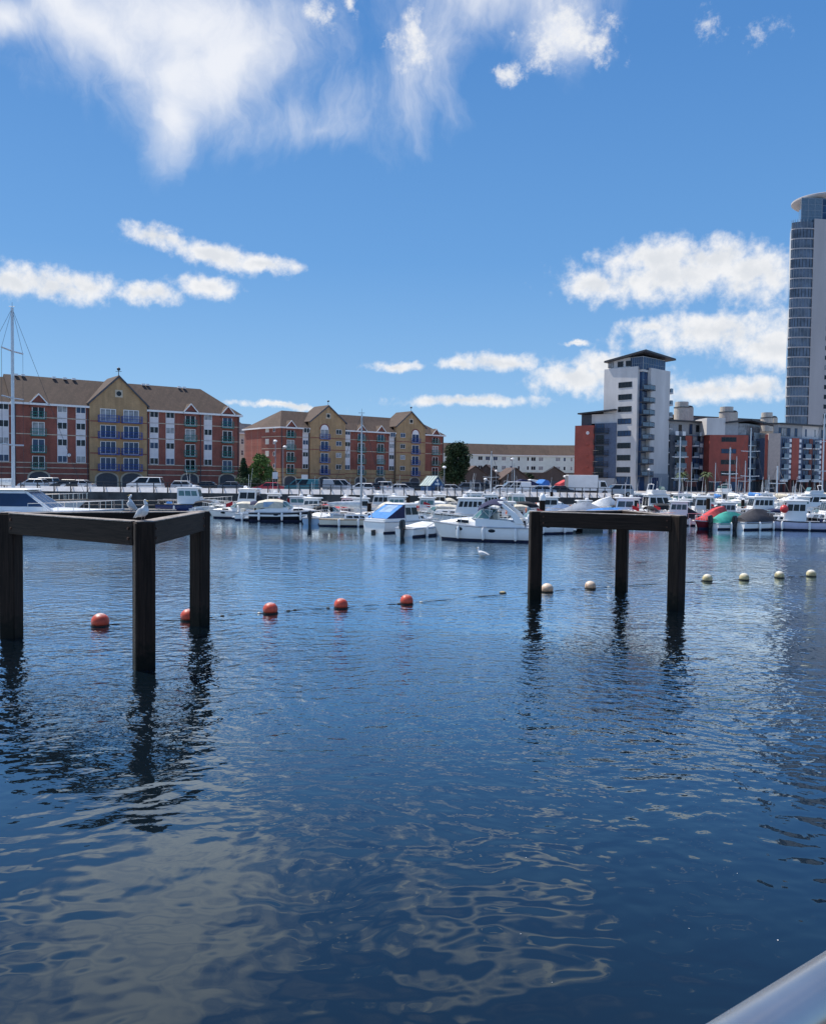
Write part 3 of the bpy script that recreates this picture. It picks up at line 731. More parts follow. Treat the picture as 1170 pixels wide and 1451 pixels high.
# --- red block beside the white tower
w = Wall(xy(813, 200), xy(853, 196)); B = Bld('red_block', (w.a.x, w.a.y, QZ), 'red panelled block joined to the left side of the white tower', 'building')
dn = -w.n; uS = w.U(840.5)
B.mass('wall', [w.P(0, 0), w.P(uS, 0), w.P(uS, 0) + dn * 12, w.P(0, 0) + dn * 12], 5.0, w.uv(820, 603)[1], red_clad)
B.mass('base_wall', [w.P(.2, 0), w.P(w.L + 3, 0), w.P(w.L + 3, 0) + dn * 11.6, w.P(.2, 0) + dn * 11.6], QZ, 4.99, grey_clad)
B.mass('glazed_bay', [w.P(uS + .01, 0, -.6), w.P(w.L + 3, 0, -.6), w.P(w.L + 3, 0) + dn * 12, w.P(uS + .01, 0) + dn * 12], 5.0, 18.0, navy_clad)
B.mass('top_floor', [w.P(1.2, 0, -1), w.P(uS - 1, 0, -1), w.P(uS - 1, 0) + dn * 11, w.P(1.2, 0) + dn * 11], w.uv(820, 603)[1] + .003, 20.2, dark_clad)
B.mass('top_floor_wall', [w.P(uS - .99, 0, -1), w.P(w.L + 3, 0, -1), w.P(w.L + 3, 0) + dn * 11, w.P(uS - .99, 0) + dn * 11], 18.01, 20.2, white_render)
mb = MB(); z0, z1 = 20.21, 20.9
q = [w.P(.8, 20.21, .6), w.P(w.L + 3, 20.9, .6), w.P(w.L + 3, 20.9, -12), w.P(.8, 20.21, -12)]
mb.hexa([p - B.loc for p in q], [p - B.loc + Vector((0, 0, .3)) for p in q]); mb.build('roof', dark_steel, B.root)
for py in (613.5, 630, 646, 663):
    z = w.uv(832, py)[1]; mb = MB(); mb.lathe([(.40, 0), (.40, .12), (.30, .14), (.30, .06)], n=14); o = mb.build('round_vent', lav_panel if py < 620 else red_clad, B.root, w.P(w.U(832), z) - B.loc); o.rotation_euler = (R(90), 0, w.ang)
for k in range(5):
    z = 5.0 + 2.62 * k
    B.slab(w, 'floor_slab', uS + .02, w.L + 2.9, z, z + .25, .25, white_render, back=-.0) if False else None
    o = balcony(B, w, (uS + w.L + .6) / 2 + .3, z + .2, w.L - uS + 1.2, .9, dark_steel, round_=False); o.location -= w.n * .6
    window(B, w, (uS + w.L) / 2 + .15, z + .25, w.L - uS - .3, 2.1, 3, 1, fm=dark_steel, out=-.6, name='balcony_door')

# --- white tower
Kc = xy(908.5, 190)
WA = Wall((Kc[0] - .69 * 10.6, Kc[1] + .724 * 10.6), Kc); WB = Wall(Kc, (Kc[0] + .724 * 11.8, Kc[1] + .69 * 11.8))
B = Bld('white_tower', (*Kc, QZ), 'white rendered ten storey tower with a glass corner and dark overhanging roof', 'tower block')
TOPZ = WA.uv(880, 521)[1]
c4 = WA.a + WB.d * 11.8
ua = WA.L - 1.6; ub = 3.1
B.mass('left_wall', [WA.P(0, 0), WA.P(ua, 0), WA.P(ua, 0) - WA.n * 6, WA.P(0, 0) - WA.n * 8.7], QZ, TOPZ, white_render)
B.mass('right_wall', [WB.P(ub, 0), WB.P(WB.L, 0), WB.P(WB.L, 0) - WB.n * 8, WB.P(ub, 0) - WB.n * 8], 6.2, TOPZ - .2, white_render)
B.mass('podium_wall', [WB.P(ub - .3, 0, .1), WB.P(WB.L + .2, 0, .1), WB.P(WB.L + .2, 0) - WB.n * 8, WB.P(ub - .3, 0) - WB.n * 8], QZ, 6.19, grey_clad)
cr_ = WA.P(ua - .3, 0, -.9)
B.mass('glass_corner', [WA.P(ua - .2, 0, -.9), WB.P(.35, 0, -.9) if False else (Kc[0] - .0 + (-WA.n * .9 - WB.n * .9).x, Kc[1] + (-WA.n * .9 - WB.n * .9).y), WB.P(ub + .2, 0, -.9), WB.P(ub + .2, 0, -6), WA.P(ua - .2, 0, -5.5)], QZ, TOPZ - .8, blue_glass)
B.mass('back_wall', [WA.P(0, 0) - WA.n * 8.69, WA.P(ua - .4, 0, -5), WB.P(ub + .4, 0, -7.0), WB.P(WB.L, 0, -7.99), (c4.x, c4.y)], QZ, TOPZ - .4, white_render)
WCa = Wall((WA.P(ua - .2, 0, -.9)).xy, (WA.P(WA.L - .9, 0, -.9)).xy); WCb = Wall(WB.P(.9, 0, -.9).xy, WB.P(ub + .2, 0, -.9).xy)
ST = 2.83
for k in range(8):
    z = WA.uv(884, 0)[1] * 0 + 5.55 + ST * k
    window(B, WA, WA.L * .545, z + .75, 3.6, 1.3, 4, 1, fm=dark_steel, gm=glass, fw=.09)
    fl = z - .15
    mb = MB(); pl = [(-.1, .9), (-.1, -.0), (1.2, -.95), (3.6, -.95), (3.6, .9)]
    mb.prism(pl, 'z', 0, .22); o = mb.build('balcony', dark_steel, B.root, WB.P(0, fl) - B.loc, WB.ang)
    mb = MB(); rl = [(-.1, .0), (1.2, -.92), (3.57, -.92), (3.57, .0)]
    mb.path([(x, y, 1.25) for x, y in rl], .045, 4)
    for a_, b__ in zip(rl[:-1], rl[1:]):
        for i in range(3): t = i / 3; mb.path([(a_[0] + (b__[0] - a_[0]) * t, a_[1] + (b__[1] - a_[1]) * t, .2), (a_[0] + (b__[0] - a_[0]) * t, a_[1] + (b__[1] - a_[1]) * t, 1.25)], .03, 4)
    mb.build('railing', dark_steel, o)
    mb = MB()
    for a_, b__ in zip(rl[:-1], rl[1:]): d = Vector((b__[0] - a_[0], b__[1] - a_[1], 0)).normalized(); mb.slab([(a_[0] + d.x * .1, a_[1] + d.y * .1, .3), (b__[0] - d.x * .1, b__[1] - d.y * .1, .3), (b__[0] - d.x * .1, b__[1] - d.y * .1, 1.15), (a_[0] + d.x * .1, a_[1] + d.y * .1, 1.15)], (d.y, -d.x, 0), .02)
    mb.build('glass_panel', bal_glass, o)
    window(B, WCb, WCb.L / 2 + .05, fl + .23, WCb.L - .2, 2.4, 4, 1, fm=grey_steel, gm=blue_glass, name='balcony_door', fw=.06)
    # balconies on the far side
    mb = MB(); mb.box(-.1, 1.3, -.2, 3.2, 0, .3); o = mb.build('side_balcony', white_render, B.root, WB.P(WB.L + .003, fl + .1) - B.loc, WB.ang)
    mb = MB(); mb.box(1.2, 1.28, -.15, 3.1, .3, 1.3); mb.box(.0, 1.2, -.18, -.12, .3, 1.3); mb.build('glass_panel', bal_glass, o)
    mb = MB(); mb.box(.0, .08, .2, 3.0, .35, 2.5); mb.build('balcony_door', glass, o)
for u in (1.4, 4.0, 6.2): window(B, WA, u, TOPZ - .0 + .3, 1.5, 1.25, 2, 1, fm=dark_steel, out=-.6)
ph = [WA.P(.8, 0, -.65), WA.P(ua, 0, -.65), (Kc[0] + (-WA.n * .65 - WB.n * .65).x, Kc[1] + (-WA.n * .65 - WB.n * .65).y), WB.P(WB.L - 1.3, 0, -.65), WB.P(WB.L - 1.3, 0, -8), WA.P(.8, 0, -9)]
B.mass('penthouse', ph, TOPZ - 1.2, TOPZ + 2.3, white_render)
WP1 = Wall((WA.P(6.6, 0, -.64)).xy, (Kc[0] + (-WA.n * .64 - WB.n * .64).x, Kc[1] + (-WA.n * .64 - WB.n * .64).y)); WP2 = Wall(WP1.b.xy, WB.P(WB.L - 1.35, 0, -.64).xy)
window(B, WP1, WP1.L / 2, TOPZ - .75, WP1.L - .03, 2.95, 6, 2, fm=grey_steel, gm=blue_glass, out=.005, name='glazed_screen', fw=.08)
window(B, WP2, WP2.L / 2, TOPZ - .75, WP2.L - .03, 2.95, 9, 2, fm=grey_steel, gm=blue_glass, out=.005, name='glazed_screen', fw=.08)
mb = MB(); rz0 = TOPZ + 2.32
q = [WA.P(.2, rz0 - .8, .5), Vector((Kc[0] + (WA.n * .9 + WB.n * .9).x, Kc[1] + (WA.n * .9 + WB.n * .9).y, rz0 + .75)), WB.P(WB.L + .9, rz0 + .1, .9), WB.P(WB.L + .9, rz0 - .5, -9.5), WA.P(.2, rz0 - .8, -9.5)]
vs = [p - B.loc for p in q] + [p - B.loc + Vector((0, 0, .42)) for p in q]
mb.add(vs, [(4, 3, 2, 1, 0), (5, 6, 7, 8, 9)] + [(i, (i + 1) % 5, 5 + (i + 1) % 5, 5 + i) for i in range(5)]); mb.build('roof', dark_steel, B.root)
window(B, WA, WA.L * .545, QZ + .4, 3.9, 2.9, 3, 1, fm=dark_steel, gm=blue_glass, name='entrance_window', fw=.12)
mb = MB(); mb.box(-1.2, 3.2, -1.3, 0, 0, .25); mb.build('entrance_canopy', dark_steel, B.root, WB.P(-.0, 5.4, -.3) - B.loc, WB.ang)
window(B, WB, ub + 2.4, QZ + .3, 3.6, 2.9, 4, 1, fm=grey_steel, out=.105, name='shop_window')

# --- right hand apartment blocks
rl_b = brick_mat('dull_red_brick', (.26, .07, .055), (.22, .06, .05), (.2, .13, .11))
def slabbed_bay(B, w, u0, u1, z0, n, st, gm, slab_m, out=.06, rail=True):
    B.slab(w, 'glazed_bay', u0, u1, z0, z0 + n * st, out, navy_clad)
    for k in range(n):
        window(B, w, (u0 + u1) / 2, z0 + k * st + .28, (u1 - u0) - .16, st - .5, max(2, int((u1 - u0) / .9)), 1, fm=dark_steel, gm=gm, out=out + .005, name='balcony_door')
        mb = MB(); mb.box(u0, u1, -.75, 0, 0, .22); o = mb.build('balcony', slab_m, B.root, w.P(0, z0 + k * st, out) - B.loc, w.ang)
        mb = MB(); mb.box(u0 + .04, u1 - .04, -.74, -.71, .26, 1.2); mb.build('glass_panel', bal_glass, o)
        mb = MB(); mb.path([(u0 + .03, -.72, 1.24), (u1 - .03, -.72, 1.24)], .035, 4); mb.build('railing', grey_steel, o)
def squares(B, w, px, zs, s=.95, m=white_paint):
    for z in zs: B.slab(w, 'square_panel', w.U(px) - s / 2, w.U(px) + s / 2, z, z + s, .12, m)
STR = 2.75
# C1
w = Wall(xy(948, 198), xy(1004, 204)); B = Bld('apartment_block', (w.a.x, w.a.y, QZ), 'dark glazed apartment block with white square panels, right behind the white tower', 'building', 'modern blocks along the right quay')
dn = -w.n
B.mass('wall', [w.P(0, 0), w.P(w.L, 0), w.P(w.L, 0) + dn * 12, w.P(0, 0) + dn * 12], QZ, 15.6, dark_clad)
B.mass('top_floor', [w.P(.3, 0, -1.2), w.P(w.L, 0, -1.2), w.P(w.L, 0) + dn * 12, w.P(.3, 0) + dn * 12], 15.605, 18.9, grey_clad)
B.mass('roof', [w.P(-.5, 0, .3), w.P(w.L + .4, 0, .3), w.P(w.L + .4, 0) + dn * 12.5, w.P(-.5, 0) + dn * 12.5], 18.91, 19.2, dark_steel)
wt = Wall(w.P(0, 0, -1.2).xy, w.P(w.L, 0, -1.2).xy)
for p, hh in ((962.5, 1.6), (977.5, 2.5), (987, 1.7), (1000, 1.7)): window(B, wt, wt.U(p), 16 if hh > 2 else 16.6, 1.05, hh, 2, 1, fm=dark_steel)
slabbed_bay(B, w, w.U(955), w.U(969.5), 4.9, 4, 2.7, glass, grey_clad)
B.slab(w, 'red_panel', w.U(970.3), w.U(979.3), 4.9, 15.5, .14, red_clad)
slabbed_bay(B, w, w.U(980), w.U(986.5), 4.9, 4, 2.7, glass, white_paint)
B.slab(w, 'grey_panel', w.U(986.8), w.U(996), 4.9, 15.5, .10, grey_clad if False else navy_clad)
for p in (958, 968, 993, 1000.3): squares(B, w, p, [4.6 + 2.72 * k for k in range(5)], 1.0)
for p in (992.5, 989): 
    for k in range(4): window(B, w, w.U(p), 6 + 2.72 * k, .8, 1.4, 1, 1, fm=dark_steel, out=.105)
B.slab(w, 'red_panel', w.U(970.3), w.U(987), 3.2, 4.5, .2, rl_b)
for p in (956, 964, 972, 980, 988, 996): window(B, w, w.U(p), QZ + .2, 1.0, 2.3, 1, 1, fm=dark_steel, name='ground_floor_window')
# C2
w = Wall(xy(1003.5, 199), xy(1058, 199)); B = Bld('apartment_block', (w.a.x, w.a.y, QZ), 'red fronted apartment block with pale blue corner, glass top floor and flat roof', 'building', 'modern blocks along the right quay')
dn = -w.n; zt = w.uv(1010, 616)[1]
wr = Wall(w.b.xy, xy(1083.5, 206))
B.mass('wall', [w.P(0, 0), w.P(w.L, 0), wr.b.xy, (wr.b + Vector((0, 9, 0))).xy, w.P(0, 0, -11)], QZ, zt, red_clad)
B.mass('upper_wall', [w.P(-.8, 0, .12), w.P(w.U(1026), 0, .12), w.P(w.U(1026), 0, -8), w.P(-.8, 0, -8)], zt - .02, w.uv(1010, 592)[1], white_render)
B.mass('upper_wall', [w.P(w.U(1026) + .01, 0, -.2), w.P(w.U(1045), 0, -.2), w.P(w.U(1045), 0, -8), w.P(w.U(1026) + .01, 0, -8)], zt + .01, w.uv(1035, 598)[1], grey_clad)
u1 = w.U(1045)
pent = [w.P(u1 + .01, 0, -.8), w.P(w.L - .1, 0, -.8), (wr.P(wr.L - 2, 0, -.8)).xy, (wr.P(wr.L - 2, 0, -7)).xy, w.P(u1 + .01, 0, -9)]
B.mass('penthouse', pent, zt + .01, w.uv(1050, 599)[1], dark_clad)
zp = w.uv(1050, 599)[1]
q1 = Wall(w.P(u1 + .05, 0, -.8).xy, w.P(w.L - .1, 0, -.8).xy); q2 = Wall(q1.b.xy, wr.P(wr.L - 2, 0, -.8).xy)
window(B, q1, q1.L / 2, zt + .1, q1.L - .1, zp - zt - .25, 4, 2, fm=grey_steel, gm=blue_glass, out=.005, name='glazed_screen')
window(B, q2, q2.L / 2, zt + .1, q2.L - .1, zp - zt - .25, 5, 2, fm=grey_steel, gm=blue_glass, out=.005, name='glazed_screen')
mb = MB(); q = [w.P(w.U(1026), zp - .2, .5), w.P(w.L + .4, zp + .55, 1.0), wr.P(wr.L + .3, zp + .0, 1.0), wr.P(wr.L + .3, zp - .1, -8), w.P(w.U(1026), zp - .2, -9)]
vs = [p - B.loc for p in q] + [p - B.loc + Vector((0, 0, .4)) for p in q]
mb.add(vs, [(4, 3, 2, 1, 0), (5, 6, 7, 8, 9)] + [(i, (i + 1) % 5, 5 + (i + 1) % 5, 5 + i) for i in range(5)]); mb.build('roof', dark_steel, B.root)
for py in (623, 639.5, 655, 671): window(B, w, w.U(1032), w.uv(1032, py + 3)[1], 3.6, 1.1, 4, 1, fm=dark_steel, gm=glass, out=.01)
B.slab(wr, 'cladding_panel', wr.U(1067.5), wr.L - .1, 4.9, w.uv(1075, 612)[1], .12, blue_clad)
slabbed_bay(B, wr, .15, wr.U(1067), 4.9, 4, STR, blue_glass, blue_clad)
for k in range(4):
    z = 5.1 + STR * k; window(B, wr, wr.U(1074), z + .35, 1.7, 1.5, 2, 1, fm=white_paint, out=.125)
    o = balcony(B, wr, wr.U(1072), z - .05, 2.9, .95, dark_steel, round_=False); o.location += wr.n * .12
window(B, wr, wr.L * .55, QZ + .2, wr.L * .8, 2.4, 5, 1, fm=grey_steel, gm=bal_glass, name='ground_floor_window')
for p in (1008, 1017, 1028, 1040, 1050): window(B, w, w.U(p), QZ + .2, 1.2, 2.2, 1, 1, fm=dark_steel, name='ground_floor_window')
# C3
w = Wall(xy(1087, 197), xy(1104, 195.5)); w2 = Wall(w.b.xy, xy(1200, 207)); B = Bld('apartment_block', (w.a.x, w.a.y, QZ), 'apartment block with beige end wall and red and blue striped front below the tall tower', 'building', 'modern blocks along the right quay')
zt = w.uv(1095, 614)[1]; z0 = 5.1
B.mass('end_wall', [w.a.xy, w.b.xy, (w.b + Vector((2, 8, 0))).xy, (w.a + Vector((.5, 9, 0))).xy], z0, zt, beige_clad)
B.mass('wall', [w2.P(0.02, 0), w2.P(w2.L, 0), w2.P(w2.L, 0, -10), w2.P(.02, 0, -10)], z0, w2.uv(1130, 621)[1], navy_clad)
B.mass('ground_floor_wall', [w.P(.3, 0, -1.5), w2.P(.5, 0, -1.5), w2.P(w2.L, 0, -1.5), w2.P(w2.L, 0, -10), w.P(.3, 0, -9)], QZ, z0 - .005, dark_clad)
B.mass('red_wall', [w.P(-.85, 0, -.3), w.P(-.02, 0, -.3), w.P(-.02, 0, -8), w.P(-.85, 0, -8)], z0, zt - .2, red_clad)
zt2 = w2.uv(1130, 621)[1]
ws_ = Wall(w2.P(.3, 0, -1.1).xy, w2.P(w2.L, 0, -1.1).xy)
B.mass('top_floor', [w.P(.8, 0, -1), ws_.P(.1, 0), ws_.P(ws_.L, 0), ws_.P(ws_.L, 0, -8), w.P(.8, 0, -7)], zt2 + .01, zt2 + 3.2, grey_clad)
B.slab(ws_, 'cladding_panel', ws_.U(1136, 610), ws_.U(1159, 610), zt2 + .02, zt2 + 3.15, .08, white_render)
zr = zt2 + 3.21
B.mass('roof', [w.P(-1.2, 0, .4), ws_.P(.3, 0, 1.2), ws_.P(ws_.L, 0, 1.2), ws_.P(ws_.L, 0, -9), w.P(-1.2, 0, -8)], zr, zr + .3, dark_steel)
for p, ww, o_ in ((1104.5, .8, 0), (1110, 1.8, 0), (1117, 1.2, 0), (1127.5, .9, 0), (1141, .8, .085), (1154, .8, .085), (1165, .8, 0)):
    window(B, ws_, ws_.U(p, 610), zt2 + .45, ww, 2.0, 2 if ww > 1 else 1, 1, fm=dark_steel if not o_ else white_paint, gm=blue_glass, out=o_)
st = (zt2 - z0) / 4
slabbed_bay(B, w2, w2.U(1107), w2.U(1114), z0, 4, st, blue_glass, blue_clad)
B.slab(w2, 'red_panel', w2.U(1121), w2.U(1131), z0, zt2, .14, red_clad)
slabbed_bay(B, w2, w2.U(1137), w2.U(1145.5), z0, 4, st, blue_glass, white_paint)
B.slab(w2, 'red_panel', w2.U(1146), w2.U(1150), z0, zt2, .14, rl_b)
slabbed_bay(B, w2, w2.U(1150.5), w2.U(1157), z0, 4, st, blue_glass, white_paint)
B.slab(w2, 'red_panel', w2.U(1163.5), w2.U(1173), z0, zt2, .14, red_clad)
slabbed_bay(B, w2, w2.U(1178), w2.U(1186), z0, 4, st, blue_glass, white_paint)
for p in (1119, 1132.8, 1161.5): squares(B, w2, p, [z0 + st * (k / 2) + .3 for k in range(8)], .72)
for a, b_ in ((1105.5, 1114), (1130, 1144), (1150, 1162)): B.slab(w2, 'canopy', w2.U(a), w2.U(b_), z0 - .45, z0 - .01, .6, white_paint)
for p in (1106, 1114, 1122, 1130, 1138, 1146, 1154, 1162, 1170):
    mb = MB(); mb.box(-.25, .25, -.25, .25, 0, z0 - QZ - .01); mb.build('column', rl_b, B.root, w2.P(w2.U(p), QZ, -.4) - B.loc, w2.ang)
# rear block with the rooftop drums
w = Wall(xy(948, 224), xy(1100, 240)); B = Bld('rear_apartment_block', (w.a.x, w.a.y, QZ), 'sand coloured block with round rooftop drums showing above the roofs at the right', 'building')
B.mass('wall', [w.P(0, 0), w.P(w.L, 0), w.P(w.L, 0, -12), w.P(0, 0, -12)], QZ, 19.6, sand_clad)
B.mass('top_floor', [w.P(0, 0, -2), w.P(w.L, 0, -2), w.P(w.L, 0, -11), w.P(0, 0, -11)], 19.61, 22.3, grey_clad)
B.mass('roof', [w.P(-.5, 0, -.8), w.P(w.L + .5, 0, -.8), w.P(w.L + .5, 0, -12), w.P(-.5, 0, -12)], 22.31, 22.6, slate)
for u in [3 + 2.6 * i for i in range(10)]: window(B, Wall(w.P(0, 0, -2).xy, w.P(w.L, 0, -2).xy), u, 20.1, 1.5, 1.9, 2, 1, fm=dark_steel)
for (p, ytop, r) in ((962, 570, 1.75), (1025.5, 577, 1.75), (1082.5, 585, 1.5)):
    u, zt = w.uv(p, ytop)
    for kk, (rr, z0_, z1_, m_) in enumerate(((r * 1.12, 19.0, zt - 1.6, sand_clad), (r * 1.18, zt - 1.595, zt - 1.4, dark_steel), (r, zt - 1.395, zt, sand_clad))):
        mb = MB(); mb.lathe([(rr, z0_), (rr, z1_)], n=20); mb.build('drum', m_, B.root, w.P(u, 0, 1.0) - B.loc - Vector((0, 0, 0)))
    mb = MB(); mb.box(-.8, .8, -.8, .8, 19.2, zt - 1.3); mb.build('stair_head', sand_clad, B.root, w.P(u + 3.0, 0, .6) - B.loc, w.ang)
    mb = MB(); mb.lathe([(1.0, 0), (.9, .3), (.5, .5), (.05, .55)], n=14); mb.build('stair_cap', dark_steel, B.root, w.P(u + 3.0, zt - 1.295 + 2.1, .6) - B.loc - Vector((0, 0, 0)), w.ang)
for o in B.root.children:
    if o.name.startswith(('drum', 'stair')):
        o.location.z = -QZ if not o.name.startswith('stair_cap') else o.location.z - 2.1
# --- tall tower
w = Wall(xy(1142, 258), xy(1235, 262)); B = Bld('tall_tower', (w.a.x, w.a.y, QZ), 'very tall grey tower with a curved glass edge and disc roof at the right border', 'tower block')
ZT = w.uv(1150, 309)[1]
B.mass('wall', [w.P(0, 0), w.P(w.L, 0), w.P(w.L, 0, -16), w.P(8.5, 0, -16)], QZ, ZT, tower_render)
R0 = w.U(1121.5, 560); rad = -R0
nn = 8
def arcpts(r, y0=0):
    return [w.P(-r * math.sin(i * math.pi / 2 / nn), 0, -.05 - rad * .42 * (1 - math.cos(i * math.pi / 2 / nn)) + (r - rad) * math.cos(i * math.pi / 2 / nn)) for i in range(nn + 1)]
body = [w.P(-.01, 0, -11.9)] + [w.P(-.01, 0, -.3)] + arcpts(rad)[1:] + [w.P(-.15, 0, -11.9)]
B.mass('glass_bay', body[::-1], QZ, ZT - 1, tower_glass)
st = 3.03; k = 0; z = 7.0
while z < ZT - 2:
    ring = [w.P(-.02, 0, -2)] + [w.P(-.02, 0, .12)] + arcpts(rad + (.3 if z < 50 else .1))[1:] + [w.P(-.3, 0, -11)]
    B.mass('floor_slab', ring[::-1], z, z + .34, tower_render)
    for i in range(1, nn + 1):
        p = arcpts(rad + .05)[i]; mb = MB(); mb.box(-.05, .05, -.05, .05, z + .452, z + st - .002)
        mb.build('mullion', grey_steel if k % 3 else dark_steel, B.root, Vector((p.x - B.loc.x, p.y - B.loc.y, -QZ)))
    z += st; k += 1
for k in range(22): window(B, w, w.U(1167.5), 6.5 + st * k, 1.6, 1.3, 2, 1, fm=dark_steel, gm=glass)
for k in range(22): window(B, w, w.U(1200), 6.5 + st * k, 1.6, 1.3, 2, 1, fm=dark_steel, gm=glass)
crown = [w.P(-3.6, 0, -1.5), w.P(3, 0, -.8), w.P(w.L, 0, -.8), w.P(w.L, 0, -12), w.P(1.4, 0, -10)]
zc = w.uv(1150, 278)[1]
B.mass('crown_glazing', crown, ZT - .9, zc, bal_glass)
wc = Wall(w.P(3, 0, -.79).xy, w.P(w.L, 0, -.79).xy); window(B, wc, wc.L / 2, ZT + .1, wc.L - .1, zc - ZT - .2, 8, 3, fm=grey_steel, gm=blue_glass, name='glazed_screen', fw=.14)
wc2 = Wall(w.P(-3.6, 0, -1.5).xy, w.P(3, 0, -.8).xy); window(B, wc2, wc2.L / 2, ZT - .85, wc2.L - .02, zc - ZT + .7, 3, 4, fm=grey_steel, gm=bal_glass, out=.01, name='glazed_screen', fw=.14)
rp_ = [w.P(9.5 + 10.8 * math.cos(a), 0, -7.5 + 9.5 * math.sin(a)) for a in [2 * math.pi * i / 40 for i in range(40)]]
mb = MB()
rings = []
cx_, cy_ = w.P(9.5, 0, -7.5).xy
for f_, z in ((.86, zc + .02), (.97, zc + .8), (1.0, zc + 1.1), (1.0, zc + 1.55), (.98, zc + 1.7)):
    rings.append([(cx_ + (p.x - cx_) * f_ - B.loc.x, cy_ + (p.y - cy_) * f_ - B.loc.y, z - QZ) for p in rp_])
mb.loft(rings); mb.build('disc_roof', tower_render, B.root, smooth=True)
# ---------------------------------------------------------------- boats
def hull(root, L, B_, F, m, bottom=None, sheer=.28, transom=.82, rake=.12, fine=2.2, flare=.12, stripe=None, rub=None):
    n = 16; rings = []; sh = []
    bottom = bottom or antifoul
    for i in range(n + 1):
        t = i / n
        b = B_ / 2 * (transom + (1 - transom) * math.sin(min(1, t / .5) * math.pi / 2)) if t < .5 else B_ / 2 * max(.012, 1 - ((t - .5) / .5) ** fine)
        z = F * (1 + sheer * max(0, t - .3) ** 1.6 / .7 ** 1.6 + .04 * (1 - t))
        fl = flare * max(0, (t - .5) * 2)
        def X(h): return -L / 2 + L * t - rake * L * (1 - h) * max(0, (t - .55) / .45) ** 1.5 + .05 * F * (1 - t) * 0
        prof = [(b, z, 1.), (b * (.985 - fl * .6), z * .62, .62), (b * (.95 - fl * 1.3), z * .25, .25), (b * (.9 - fl * 1.8), .13, .06), (b * (.82 - fl * 2.2), -.10, 0.), (0, -.42 * (1 - t * .4), -.05)]
        side = [(X(h), y, zz) for y, zz, h in prof]
        rings.append(side + [(x, -y, zz) for x, y, zz in side[-2::-1]])
        sh.append((X(1), b, z))
    mb = MB(); mb.loft(rings, cap=True, closed=False)
    k = len(rings[0])
    nq = (len(rings) - 1)
    h_ = mb
    # material by height
    h_.mi = [1 if len(f) < 5 and min(h_.v[i][2] for i in f) < .12 else 0 for f in h_.f]
    o = h_.build('hull', [m, bottom], root, smooth=True)
    dk = MB(); zd = .035
    dk.add([(x, b * .97, z - zd) for x, b, z in sh] + [(x, -b * .97, z - zd) for x, b, z in sh], [(i, i + 1, n + 2 + i, n + 1 + i) for i in range(n)])
    d = dk.build('deck', gel_white if m is not gel_cream else gel_cream, root)
    if rub:
        r = MB(); r.path([(x, b + .015, z - .05) for x, b, z in sh], .045, 6); r.path([(x, -b - .015, z - .05) for x, b, z in sh], .045, 6)
        r.path([(sh[0][0] - .01, -sh[0][1], sh[0][2] - .05), (sh[0][0] - .01, sh[0][1], sh[0][2] - .05)], .045, 6); r.build('rubbing_strake', rub, o)
    if stripe:
        r = MB()
        for s_ in (1, -1):
            q = []
            for (x, b, z), rg in zip(sh, rings):
                y1 = rg[1][1] * s_; q.append([(rg[1][0], y1 * 1.004 + .012 * s_, rg[1][2] + .10 * z), (rg[1][0], y1 * 1.004 + .012 * s_, rg[1][2] - .10 * z), (rg[1][0], y1 * .99, rg[1][2] - .10 * z), (rg[1][0], y1 * .99, rg[1][2] + .10 * z)])
            r.loft(q)
        r.build('hull_stripe', stripe, o)
    return sh
def sheer_at(sh, x):
    for a, b in zip(sh[:-1], sh[1:]):
        if a[0] <= x <= b[0]:
            t = (x - a[0]) / (b[0] - a[0]); return (a[1] + (b[1] - a[1]) * t, a[2] + (b[2] - a[2]) * t)
    return sh[-1][1:] if x > sh[-1][0] else sh[0][1:]
